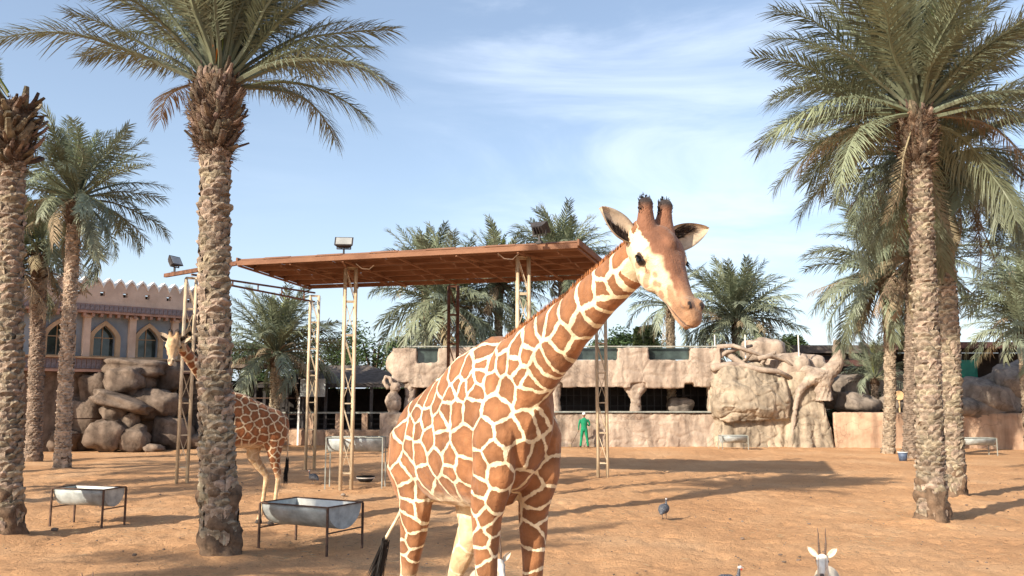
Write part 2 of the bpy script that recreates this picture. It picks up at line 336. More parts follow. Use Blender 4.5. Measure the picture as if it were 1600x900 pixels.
def voronoi_edge(P, seeds, k=6, noise_amp=0.0):
    """distance from each point to the nearest border between seed cells"""
    out = np.empty(len(P)); near = np.empty(len(P), int)
    if noise_amp:
        P = P + noise_amp * np.stack([np.sin(P[:, 1] * 31 + np.sin(P[:, 2] * 23) * 1.3), np.sin(P[:, 2] * 27 + np.sin(P[:, 0] * 29) * 1.3), np.sin(P[:, 0] * 33 + P[:, 1] * 17)], 1)
    for a in range(0, len(P), 8000):
        p = P[a:a + 8000]; d2 = ((p[:, None, :] - seeds[None]) ** 2).sum(-1)
        ix = np.argpartition(d2, k, axis=1)[:, :k]; dk = np.take_along_axis(d2, ix, 1); o = np.argsort(dk, 1)
        ix = np.take_along_axis(ix, o, 1); dk = np.take_along_axis(dk, o, 1)
        s0 = seeds[ix[:, 0]]; best = np.full(len(p), 9.0)
        for j in range(1, k):
            L = np.linalg.norm(seeds[ix[:, j]] - s0, axis=1) + 1e-9
            best = np.minimum(best, (dk[:, j] - dk[:, 0]) / (2 * L))
        out[a:a + 8000] = best; near[a:a + 8000] = ix[:, 0]
    return out, near

def hair(mb, roots, dirs, L, wd, droop=.0, jit=.25):
    """thin tapered blades of hair"""
    for p, d in zip(roots, dirs):
        p = Vector(p); d = Vector(d).normalized(); d = (d + Vector([random.uniform(-jit, jit) for _ in range(3)])).normalized()
        s_ = d.cross(Vector((random.uniform(-1, 1), random.uniform(-1, 1), random.uniform(-1, 1)))).normalized() * wd * random.uniform(.6, 1.2); l = L * random.uniform(.6, 1.15)
        m_ = p + d * l * .55; e = p + d * l + Vector((0, 0, -droop * l))
        mb.add([p - s_, p + s_, m_ + s_ * .7, m_ - s_ * .7, e], [(0, 1, 2, 3), (3, 2, 4)])

# ------------------------------------------------------------ giraffe
def giraffe(label, O, head_deg, k, P, a_dir, legs, trunk, neck, tail, voxel, seed_px, rad, line, cols, fm, group, seed, head_scale=1.0, inn_s=1):
    rnd = np.random.default_rng(seed)
    hd = Vector((math.cos(R(head_deg)), math.sin(R(head_deg)), 0)); lf = Vector((-hd.y, hd.x, 0)); up = Vector((0, 0, 1)); O = Vector((O[0], O[1], 0))
    W = lambda x, y, z: O + hd * (x * k) + lf * (y * k) + up * (z * k)
    a = Vector(a_dir).normalized(); c = (up - a * a.z).normalized(); b = a.cross(up).normalized(); P = Vector(P)
    hs = k * head_scale
    H = lambda t, bb, cc: P + (a * t + b * bb + c * cc) * hs
    Mh = Matrix((b, a, c)).transposed()
    mb = MB()
    # trunk
    mb.loft([(W(x, 0, z), rw * k, rh * k) for x, z, rw, rh in trunk], 28, power=2.15)
    # shoulder and hip masses, breast
    for sgn in (1, -1):
        mb.loft([(W(.52, sgn * .10, 2.86), .06 * k, .12 * k), (W(.58, sgn * .15, 2.62), .12 * k, .20 * k), (W(.66, sgn * .19, 2.30), .145 * k, .22 * k), (W(.66, sgn * .20, 2.05), .13 * k, .19 * k), (W(.60, sgn * .20, 1.8), .09 * k, .13 * k)], 16, up=hd)
        mb.loft([(W(-.58, sgn * .12, 2.50), .11 * k, .17 * k), (W(-.66, sgn * .18, 2.25), .18 * k, .28 * k), (W(-.65, sgn * .20, 2.0), .17 * k, .29 * k), (W(-.60, sgn * .19, 1.78), .12 * k, .2 * k)], 16, up=hd)
    # legs
    for pts in legs:
        mb.loft([(W(x, y, z), rl * k, rf * k) for x, y, z, rl, rf in pts], 14, up=hd)
    # neck
    mb.loft([(Vector(p), rw, rh) for p, rw, rh in neck], 22)
    # tail stem
    mb.tube([W(*q) for q in tail], [.05 * k, .035 * k, .024 * k, .02 * k, .018 * k][:len(tail)], 8)
    # head
    hsec = [(-.10, -.01, .085, .10), (-.03, .0, .125, .125), (.06, .012, .148, .140), (.14, .008, .156, .142), (.20, -.005, .148, .138), (.28, -.022, .110, .122), (.38, -.034, .084, .100), (.47, -.040, .066, .078), (.55, -.044, .069, .068), (.615, -.050, .064, .060), (.655, -.058, .046, .042), (.67, -.06, .02, .02)]
    mb.loft([(H(t, 0, cc), rw * hs, rh * hs) for t, cc, rw, rh in hsec], 22, up=c, power=2.3)
    for sg in (1, -1):
        mb.ball(H(.175, sg * .128, .032), (.042 * hs, .06 * hs, .036 * hs), M=Mh)                   # brow ridge
        mb.ball(H(.24, sg * .080, -.080), (.050 * hs, .12 * hs, .060 * hs), M=Mh)                    # cheek
        mb.ball(H(.565, sg * .042, .010), (.036 * hs, .045 * hs, .026 * hs), M=Mh)                    # nostril rim
        st, hdv = H(.02, sg * .062, .09), (c * .72 - a * .66 + b * sg * .06).normalized()             # ossicone
        mb.tube([st, st + hdv * .07 * hs, st + hdv * .125 * hs, st + hdv * .165 * hs, st + hdv * .195 * hs], [.072 * hs, .052 * hs, .042 * hs, .046 * hs, .028 * hs], 12, up=a)
    mb.ball(H(.13, 0, .125), (.055 * hs, .11 * hs, .05 * hs), M=Mh)                                  # forehead boss
    mb.loft([(H(.30, 0, -.10), .055 * hs, .045 * hs), (H(.43, 0, -.095), .045 * hs, .035 * hs), (H(.55, 0, -.102), .048 * hs, .035 * hs), (H(.63, 0, -.105), .032 * hs, .025 * hs)], 12, up=c)  # jaw
    me = remesh(mb, voxel, 3)
    V = coords(me); Nn_ = normals(me); rel = np.array([noise.noise(Vector((p[0] * 5.5, p[1] * 5.5, p[2] * 3.2))) * .011 + abs(noise.noise(Vector((p[0] * 11, p[1] * 11, p[2] * 4.5)))) * -.007 for p in V]) * k
    dP = np.linalg.norm(V - np.array(P), axis=1); rel = rel * np.clip((dP - .15) / .8, .12, 1); V = V + Nn_ * rel[:, None]; me.vertices.foreach_set('co', V.astype(np.float32).ravel()); me.update()
    # local measures for colouring
    L3 = V - np.array(O); lx = L3 @ np.array(hd) / k; ly = L3 @ np.array(lf) / k; lz = V[:, 2] / k
    Q = V - np.array(P); ht = Q @ np.array(a) / hs; hb = Q @ np.array(b) / hs; hc = Q @ np.array(c) / hs
    nk = np.array([list(p) for p, _, _ in neck]); nend, nst = nk[-1], nk[0]
    is_head = (np.linalg.norm(Q, axis=1) < 1.0 * hs) & (ht > -.02) & (ht < .85) & (np.abs(hb) < .3) & (hc > -.22)
    is_horn = (np.linalg.norm(Q - np.array(c) * .15 * hs + np.array(a) * .05 * hs, axis=1) < .33 * hs) & (hc > .11 - ht * .0) & (ht < .06)
    # seeds
    seeds = []
    if seed_px:
        bv = BVHTree.FromPolygons([tuple(v) for v in V], [tuple(p.vertices) for p in me.polygons]); cl_ = Vector((0, 0, CH))
        for px, py in seed_px:
            hit = bv.ray_cast(cl_, ray(px, py).normalized())
            if hit[0] is not None: seeds.append(np.array(hit[0]))
    # wanted spacing over the body
    def want(p, x, z):
        r = np.full(len(z), rad)
        r = np.where(z < 1.9, rad * np.clip(.45 + (z - .9) * .55, .4, 1), r)
        return r
    order = rnd.permutation(len(V)); ws = want(V, lx, lz) * k
    S_ = np.array(seeds) if seeds else np.zeros((0, 3)); tries = order[:14000]
    S_list = list(S_); arr = np.zeros((4000, 3)); n_ = len(S_list)
    if n_: arr[:n_] = S_
    for i in tries:
        if is_head[i] and ht[i] > .05: continue
        if n_ and ((arr[:n_] - V[i]) ** 2).sum(1).min() < ws[i] ** 2: continue
        arr[n_] = V[i]; n_ += 1
        if n_ >= 3999: break
    seeds = arr[:n_]
    d, near = voronoi_edge(V, seeds, noise_amp=.006 * k)
    half = line * np.where(lz < 1.7, np.clip(.55 + (lz - .9) * .5, .5, 1), 1)
    half = half * (1 + .35 * np.clip((lz - 2.75) / .3, 0, 1)); dist = d - half
    base = np.tile(np.array(cols['base']), (len(V), 1)); patch = np.tile(np.array(cols['patch']), (len(V), 1))
    rv = rnd.uniform(.84, 1.12, n_); patch = patch * (rv[near] * (1.1 - .28 * np.exp(-((dist - .0) / .030) ** 2)))[:, None]; dist = dist + .006 * np.sin(V[:, 0] * 61 + near) * np.sin(V[:, 2] * 53)
    # paler lower legs, pale belly
    f = np.clip((1.25 - lz) / .35, 0, 1)[:, None]; patch = patch * (1 - f) + base * np.array([.92, .85, .75]) * f
    belly = np.clip((1.88 - lz) / .12, 0, 1) * np.clip(1 - np.abs(lx) / .42, 0, 1) * (lz > 1.45); belly = np.clip(belly * 2.2, 0, .8)[:, None]
    patch = patch * (1 - belly) + base * np.array([.95, .9, .86]) * belly
    inn_ = np.clip((1.86 - lz) / .2, 0, 1) * (lx < -.05) * np.clip((ly * inn_s - .03) / .06, 0, 1) * .8; patch = patch * (1 - inn_[:, None]) + base * inn_[:, None] * np.array([.86, .78, .68])
    inner = (lz < 1.75) & (lz > .9) & (lx < -.1) & (ly > .0) & (lz < 1.6)
    tl = (lx < -.9) & (lz < 2.05); patch[tl] = base[tl] * .9
    hoof = lz < .09; base[hoof] = (.05, .04, .035); dist[hoof] = -1
    # head painting
    brown = np.array(cols['face']); cream = np.array(cols['base']); 
    hsel = is_head & (ht > 0.02) & ~is_horn
    hn = np.array([noise.noise(Vector(p) * 22) if s_ else 0 for p, s_ in zip(V / hs, hsel)])
    m1 = np.clip((hc + .035 * hn - np.interp(ht, [0, .12, .18, .27, .42, .53, .8], [-.02, .03, .062, .05, .01, -.04, -.2])) / .016 + .5, 0, 1)
    m2 = np.clip((np.interp(ht, [0, .15, .20, .29, .40, .51, .56, .8], [.2, .15, .125, .078, .064, .06, .2, .2]) - np.abs(hb) - .02 * hn) / .016 + .5, 0, 1)
    bridge = m1 * m2; fdark = 1 - .30 * np.exp(-(hb / .05) ** 2) * np.clip(1 - abs(ht - .2) / .3, 0, 1)
    ss = np.array([list(H(t_, b_, c_)) for t_, b_, c_ in [(.27, .12, -.03), (.275, .115, -.055), (.33, .085, -.045), (.40, .08, -.075), (.335, .10, -.12), (.18, .135, -.045), (.19, .135, -.12), (.45, .075, -.02), (.30, .10, -.01), (.36, .08, -.03), (.43, .075, .0), (.47, .07, -.05), (.30, .11, -.09), (.38, .09, -.10), (.22, .13, -.09), (.24, .12, -.15), (.14, .13, -.12), (.08, .12, -.08), (.08, .12, -.15), (.31, -.10, -.02), (.38, -.08, -.04), (.46, -.07, -.02), (.30, -.11, -.09), (.22, -.13, -.10), (.12, -.13, -.12), (.5, .06, -.02)]])
    sd = np.sqrt(((V[:, None] - ss[None]) ** 2).sum(-1)).min(1) if hsel.any() else None
    spots = np.clip(((.022 + .016 * hn) * hs - sd) / (.008 * hs) + .5, 0, 1) * .8 * (1 - bridge)
    cr_ = cream * np.array([.92, .86, .80]) * (1 - .25 * np.clip((-hc - .02) / .12, 0, 1))[:, None]; hcol = cr_ * (1 - bridge[:, None]) + brown * ((1 + .2 * hn) * fdark)[:, None] * bridge[:, None]
    hcol = hcol * (1 - spots[:, None]) + (np.array(cols['patch']) * 1.1 + .05) * spots[:, None]
    muz = np.clip((ht - .43 + .06 * hn) / .10, 0, 1)[:, None]; tan = np.array(cols['muzzle']) * (1 + .45 * np.clip((-hc - .04) / .04, 0, 1))[:, None]; hcol = hcol * (1 - muz) + tan * muz * (1 + .1 * hn[:, None])
    white = (np.abs(hb) + .02 * hn > .122) & (hc > .0) & (hc < .10) & (ht > .0) & (ht < .17); hcol[white] = cream * 1.05
    nost = np.sqrt((ht - .585) ** 2 + ((np.abs(hb) - .042) * 1.5) ** 2 + ((hc - .012) * .8) ** 2) < .024; hcol[nost] = (.03, .02, .018)
    mouth = (np.abs(hc + .088 - .12 * (ht - .52)) < .006) & (ht > .44); hcol[mouth] = np.array(cols['muzzle']) * .45
    eye_l = np.sqrt((ht - .188) ** 2 * .8 + (hc - .006) ** 2 * .9) < .036; eye_l &= np.abs(hb) > .09; hcol[eye_l] = (.05, .03, .022)
    base[hsel] = hcol[hsel]; dist[hsel] = -1
    hornh = (Q @ np.array((c * .72 - a * .66).normalized())) / hs
    tip = np.clip((hornh - .175) / .045, 0, 1)[:, None]; hcl = brown * .95 * (1 - tip) + np.array([.03, .022, .02]) * tip
    base[is_horn] = hcl[is_horn]; dist[is_horn] = -1
    # brown crest along the back of the neck
    setattr_f(me, 'dist', dist * 1.0); setattr_c(me, 'base', np.clip(base, 0, 1)); setattr_c(me, 'patch', np.clip(patch, 0, 1))
    me.materials.append(fm)
    root = thing('giraffe', label, 'giraffe', tuple(O), 0, group)
    def place(o): o.parent = root; o.matrix_parent_inverse = Matrix.Translation(-O); return o
    body = place(link('body', me))
    # eyes, lashes
    for sg in (1, -1):
        e = MB(); e.ball(H(.190, sg * .139, .004), (.030 * hs, .040 * hs, .033 * hs), 16, 12, Mh); place(e.build('eye', M['eye'], None, True))
        l = MB()
        for i in range(26):
            t_ = -.032 + .064 * i / 25; r0 = H(.190 + t_, sg * .160, .030 - abs(t_) * .5); hair(l, [r0], [b * sg * .9 + a * .55 - c * .15], .045 * hs, .003 * hs, .1, .12)
        place(l.build('eyelash', M['hair_black']))
    # ears: cupped leaf with thickness, dark hair inside
    fh = Vector((a.x, a.y, 0)).normalized(); ears = {1: (b * .74 + up * .72 - fh * .12), -1: (-b * .86 + up * .34 + fh * .40)}
    for sg in (1, -1):
        e_ = ears[sg].normalized(); nrm = (Vector((a.x, a.y, 0)).normalized() + b * (-.25 * sg)).normalized(); nrm = (nrm - e_ * nrm.dot(e_)).normalized(); w_ = e_.cross(nrm).normalized(); bs = H(.0, sg * .112, -.01); Le = (.27 if sg > 0 else .31) * hs
        def surf(u, v, off):
            wd = .080 * hs * (math.sin(PI * min(1, (u * .93 + .07)) ** .85) ** .75) * (1 if u < .95 else .6); cup = .045 * hs * (v * v - .15) * (1 - .5 * u)
            return bs + e_ * (Le * u) + w_ * (wd * v) + nrm * (cup + off)
        m_ = MB(); inn = MB(); nu, nv = 16, 8
        for mbx, offs, vr, ur in ((m_, (-.004 * hs, .006 * hs), 1, (0, 1)), ):
            vs = [surf(i / nu, -1 + 2 * j / nv, o_) for o_ in (-.006 * hs, .006 * hs) for i in range(nu + 1) for j in range(nv + 1)]
            Nn = (nu + 1) * (nv + 1); idx = lambda l_, i, j: l_ * Nn + i * (nv + 1) + j; fs = []
            for l_ in (0, 1):
                for i in range(nu):
                    for j in range(nv): fs.append((idx(l_, i, j), idx(l_, i + 1, j), idx(l_, i + 1, j + 1), idx(l_, i, j + 1)))
            for i in range(nu): fs += [(idx(0, i, 0), idx(1, i, 0), idx(1, i + 1, 0), idx(0, i + 1, 0)), (idx(0, i, nv), idx(1, i, nv), idx(1, i + 1, nv), idx(0, i + 1, nv))]
            for j in range(nv): fs += [(idx(0, nu, j), idx(1, nu, j), idx(1, nu, j + 1), idx(0, nu, j + 1))]
            m_.add(vs, fs)
        er = place(m_.build('ear', M['ear_out'], None, True))
        hm = MB(); rts = []; drs = []
        for _ in range(420):
            u, v = random.uniform(.05, .66), random.uniform(-.8, .35)
            if v > .35 - u * .9: continue
            rts.append(surf(u, v, .007 * hs)); drs.append(e_ + nrm * .22 + w_ * random.uniform(-.4, .4))
        hair(hm, rts, drs, .045 * hs, .0035 * hs); h_ = hm.build('ear_hair', M['ear_dark']); h_.parent = er; h_.matrix_parent_inverse = Matrix.Identity(4)
    # mane: dense short hair along the top line of the neck
    bvh = BVHTree.FromPolygons([tuple(v) for v in V], [tuple(p.vertices) for p in me.polygons])
    mm = MB(); npts = [Vector(p) for p, _, _ in neck]
    for i in range(1, len(npts) - 1):
        p0, p1 = npts[i], npts[i + 1]; t_ = (p1 - p0).normalized(); sx = t_.cross(up).normalized(); uz = sx.cross(t_).normalized()
        n_h = int((p1 - p0).length / hs * 2600)
        for _ in range(n_h):
            q = p0.lerp(p1, random.random()) + sx * random.gauss(0, .020) * hs; h = bvh.ray_cast(q + uz * 1.0, -uz)
            if h[0] is not None and (h[0] - q).length < .62: hair(mm, [h[0] - uz * .01], [uz * .7 + t_ * .45], .050 * hs, .0045 * hs, 0, .10)
    if mm.v: place(mm.build('mane', M['mane']))
    for sg in (1, -1):
        st, hdv = H(.02, sg * .062, .09), (c * .72 - a * .66 + b * sg * .06).normalized(); hm = MB(); rts = []; drs = []
        for _ in range(320):
            an = random.uniform(0, 2 * PI); hh = random.uniform(.095, .198); o_ = (b * math.cos(an) + a * math.sin(an)) * .041 * hs * (1 if hh < .175 else .6)
            rts.append(st + hdv * hh * hs + o_); drs.append(hdv * .9 + o_.normalized() * .45)
        hair(hm, rts, drs, .018 * hs, .0035 * hs); place(hm.build('horn_tuft', M['hair_black']))
    tt = MB(); e0 = W(*tail[-2]); e1 = W(*tail[-1]); rts = []; drs = []
    for _ in range(420):
        f_ = random.random(); rts.append(e0.lerp(e1, f_) + Vector([random.gauss(0, .012 * k) for _ in range(3)])); drs.append((e1 - e0).normalized() + Vector((random.uniform(-.12, .12), random.uniform(-.12, .12), 0)))
    hair(tt, rts, drs, .36 * k, .008 * k, 0, .08); place(tt.build('tail_tuft', M['hair_black']))
    return root

TRUNK = [(-1.0, 2.13, .12, .18), (-.92, 2.14, .25, .34), (-.70, 2.17, .335, .44), (-.38, 2.23, .355, .50), (-.06, 2.30, .36, .565), (.22, 2.38, .345, .62), (.46, 2.44, .31, .64), (.66, 2.40, .27, .53), (.82, 2.36, .20, .42), (.93, 2.32, .11, .24)]
def foreleg(s, dx=0.0):
    return [(.64, s * .19, 2.25, .11, .17), (.60, s * .20, 1.98, .115, .155), (.57, s * .205, 1.75, .105, .135), (.56, s * .205, 1.50, .085, .105), (.57, s * .20, 1.25, .068, .080), (.59, s * .20, 1.08, .074, .080), (.60, s * .20, .95, .064, .068), (.60, s * .195, .7, .045, .052), (.60, s * .195, .35, .044, .050), (.61, s * .195, .24, .056, .062), (.65, s * .195, .13, .052, .060), (.67, s * .195, .0, .075, .095)]
def hindleg(s, st=0.0):
    return [(-.62 + st * .4, s * .17, 2.25, .15, .26), (-.60 + st * .7, s * .18, 1.98, .145, .25), (-.58 + st, s * .185, 1.75, .125, .205), (-.60 + st, s * .19, 1.52, .10, .15), (-.66 + st * .7, s * .19, 1.30, .075, .11), (-.73 + st * .4, s * .185, 1.10, .062, .088), (-.74 + st * .4, s * .185, 1.0, .055, .075), (-.70 + st * .4, s * .185, .75, .043, .052), (-.66 + st * .4, s * .185, .36, .042, .048), (-.64 + st * .4, s * .185, .25, .055, .06), (-.60 + st * .4, s * .185, .13, .05, .058), (-.58 + st * .4, s * .185, 0, .072, .09)]
PX = [(944,420),(958,440),(940,452),(917,458),(948,475),(930,493),(888,483),(909,507),(858,507),(829,529),(876,531),(901,545),(846,506),(862,556),(844,568),(821,557),(805,552),(788,536),(773,529),(759,550),(768,568),(783,566),(816,589),(963,410),(972,430),(749,588),(767,594),(756,569),(726,583),(802,566),(792,609),(777,637),(737,639),(711,640),(721,608),(821,594),(838,577),(821,622),(754,681),(794,677),(724,692),(686,660),(688,688),(770,709),(749,730),(724,736),(781,742),(809,711),(807,752),(700,715),(681,719),(669,685),(654,709),(666,654),(650,649),(652,673),(641,669),(639,703),(628,673),(617,703),(604,712),(666,745),(673,620),(703,617),(681,628),(662,622),(647,628),(635,632),(632,647),(692,605),(711,583),(715,603),(703,738),(703,760),(692,771),(628,741),(615,764),(639,768),(637,726),(605,741),(607,783),(621,783),(639,794),(662,771),(658,794),(617,805),(628,830),(637,817),(641,847),(643,868),(632,855),(635,880),(747,764),(745,790),(738,819),(760,811),(749,845),(754,868),(777,787),(773,824),(775,851),(768,886),(722,768),(843,652),(830,660),(853,643),(841,715),(862,692),(828,756),(866,737),(845,779),(851,802),(855,824),(834,843),(828,873),(851,870),(742,612),(698,640),(735,600)]
def main_giraffe():
    O = (-.325, 6.95)
    P = at(1010, 378, 5.02)
    neck = [(at(775, 640, 6.55), .17, .30), (at(812, 590, 6.30), .182, .330), (at(847, 553, 6.07), .158, .262), (at(887, 512, 5.80), .132, .203), (at(929, 468, 5.50), .115, .163), (at(970, 430, 5.25), .104, .142), (at(1006, 398, 5.08), .098, .135)]
    tail = [(-.95, -.0, 2.35), (-1.06, -.12, 2.0), (-1.05, -.26, 1.55), (-1.0, -.33, 1.12)]
    tail = [(-.93, 0, 2.32), (-.98, -.02, 1.95), (-.97, -.13, 1.62), (-1.03, -.24, 1.40), (-1.05, -.28, 1.22)]
    giraffe('large reticulated giraffe in the foreground, head turned towards the camera over the sand', O, -56.8, 1.0, P, (.33, -.60, -.73), [foreleg(1), foreleg(-1), hindleg(-1, 0.0), hindleg(1, .30)],
            TRUNK, neck, tail, .0090, PX, .28, .0128, dict(base=(.80, .68, .47), patch=(.285, .125, .052), face=(.235, .105, .058), muzzle=(.34, .19, .105)), M['fur'], 'giraffes in the enclosure', 3)
def far_giraffe():
    hx, hy = -.80, -.60; k = .90; Y = 17.4
    Oc = gp(378, 822); O = (Oc.x, Oc.y)
    P = at(272, 533, 16.2)
    W_ = lambda x, z: Vector((O[0] + hx * x * k, O[1] + hy * x * k, z * k))
    n0 = W_(.35, 2.50); n1 = P + Vector((.06, .08, -.03))
    neck = [(n0, .14, .28), (n0.lerp(n1, .15) + Vector((0, 0, .0)), .14, .27), (n0.lerp(n1, .35), .12, .20), (n0.lerp(n1, .6), .10, .15), (n0.lerp(n1, .85), .09, .12), (n1, .085, .11)]
    giraffe('smaller giraffe standing half hidden behind the big palm trunk, looking out on its left', O, math.degrees(math.atan2(hy, hx)), k, P, (.16, -.62, -.76), [foreleg(1), foreleg(-1), hindleg(1, -.04), hindleg(-1, .32)],
            TRUNK, neck, [(-.93, 0, 2.32), (-1.02, .02, 1.95), (-1.02, .04, 1.5), (-1.0, .04, 1.2)], .018, None, .165, .013, dict(base=(.70, .55, .36), patch=(.28, .10, .035), face=(.52, .34, .19), muzzle=(.55, .42, .28)), M['fur2'], 'giraffes in the enclosure', 5, .95, -1)
main_giraffe(); far_giraffe()


# ------------------------------------------------------------ palms
def frond_mesh(name, bend, n, Lf, wd, droop, mat_, fold=.5, twist=0, ragged=0.0, petiole=.2, rw=.016, seed=0):
    """a feather leaf of length 1 m along +X, bending down by `bend` radians, with real leaflets"""
    rn = random.Random(seed); mb = MB(); pts = []; tang = []; x = z = 0.0; K = 26; ang = 0
    for i in range(K + 1):
        pts.append(Vector((x, 0.02 * math.sin(i * .35 + seed), z))); t = i / K; ang = -bend * (t ** 1.55)
        x += math.cos(ang) / K; z += math.sin(ang) / K
    def P_(t): i = min(K - 1, int(t * K)); f = t * K - i; return pts[i].lerp(pts[i + 1], f)
    def T_(t): i = min(K - 1, int(t * K)); return (pts[i + 1] - pts[i]).normalized()
    mb.tube([P_(i / 9) for i in range(10)], [rw * (1 - .85 * i / 9) for i in range(10)], 4)
    for i in range(n):
        t = petiole + (1 - petiole) * (i + rn.uniform(-.3, .3)) / n; t = min(max(t, .02), .995); u = (t - petiole) / (1 - petiole)
        prof = min(1, .35 + 2.6 * u) * (1 - max(0, u - .55) ** 1.4 * 1.35)
        for s_ in (1, -1):
            if ragged and rn.random() < ragged: continue
            l = Lf * prof * rn.uniform(.78, 1.12); tt = T_(t); nn = Vector((-tt.z, 0, tt.x)); lat = Vector((0, s_, 0))
            fw = .45 + .9 * u + rn.uniform(-.35, .35); vv = fold * rn.uniform(.2, 1.7) * rn.choice((1.2, .9, .1, -.5))
            d = (lat * 1.0 + tt * fw + nn * vv).normalized(); p = P_(t); sd = d.cross(nn).normalized() * wd * rn.uniform(.7, 1.2) * (.6 + .4 * prof)
            g = Vector((0, 0, -1)); m1 = p + d * l * .45 + g * droop * l * .08; m2 = p + d * l * .8 + g * droop * l * .28; e = p + d * l + g * droop * l * .5
            mb.add([p - sd * .5, p + sd * .5, m1 + sd, m1 - sd, m2 + sd * .6, m2 - sd * .6, e], [(0, 1, 2, 3), (3, 2, 4, 5), (5, 4, 6)])
    return mb.mesh(name, mat_)
FM = {}
def fm_init():
    L = M['leaf']; Gy = M['leaf_grey']; D = M['leaf_dry']
    for q, (n, wd) in {'near': (120, .0036), 'mid': (64, .0062), 'far': (42, .0085)}.items():
        for j, b_ in enumerate((.45, .85, 1.25, 1.7)):
            for v in (0, 1):
                FM[q, j, v] = frond_mesh('frond', b_, n, .165, wd, .5 + .35 * j, Gy if (v and j > 0) else L, .55, seed=j * 7 + v)
        FM[q, 'young'] = frond_mesh('frond', .25, n, .12, wd, .1, M['leaf_young'], .8, seed=41)
        FM[q, 'dry', 0] = frond_mesh('frond', 1.1, int(n * .8), .15, wd, 1.3, D, .1, ragged=.25, seed=51)
        FM[q, 'dry', 1] = frond_mesh('frond', .6, int(n * .8), .13, wd, 1.6, D, -.1, ragged=.3, seed=52)
fm_init()
def scale_piece(w_, h_, p_, seed):
    """one old leaf base on the trunk: x tangential, y outward, z up; points out at its upper lip"""
    rn = random.Random(seed); mb = MB(); v = []
    for j, (z, r) in enumerate(((-.62, -.010), (-.15, p_ * .55), (.28, p_), (.50, p_ * .80), (.62, -.012))):
        for i in range(5):
            x = -1 + .5 * i; e = 1 - abs(x) ** 2.2 * .75
            v.append((x * w_ / 2 * (1 - .18 * (j == 0) - .1 * (j == 4)) + rn.uniform(-.01, .01), r * (e if r > 0 else 1) + rn.uniform(-.016, .016), (z - .25 * abs(x) ** 1.6) * h_ + rn.uniform(-.017, .017)))
    f = [(j * 5 + i, j * 5 + i + 1, j * 5 + i + 6, j * 5 + i + 5) for j in range(4) for i in range(4)]
    return mb.add(v, f)
SC = [scale_piece(.25, .135, .085, s_) for s_ in range(12)]; SCM = [s_.mesh('leaf_base', M['bark'], False) for s_ in SC]
def stub_piece(L_, w_, seed, bend=.3):
    rn = random.Random(seed); secs = []
    for i in range(5):
        t = i / 4; secs.append((Vector((L_ * t, rn.uniform(-.012, .012), bend * L_ * t * t)), w_ * (1 - .62 * t), w_ * .38 * (1 - .45 * t)))
    return MB().loft(secs, 6)
STM = [stub_piece(.34, .10, 1, .5).mesh('leaf_stub', M['stub']), stub_piece(.27, .12, 2, .3).mesh('leaf_stub', M['stub']), stub_piece(.42, .075, 3, .1).mesh('leaf_stub', M['stub']), stub_piece(.30, .10, 4, .8).mesh('leaf_stub', M['stub'])]

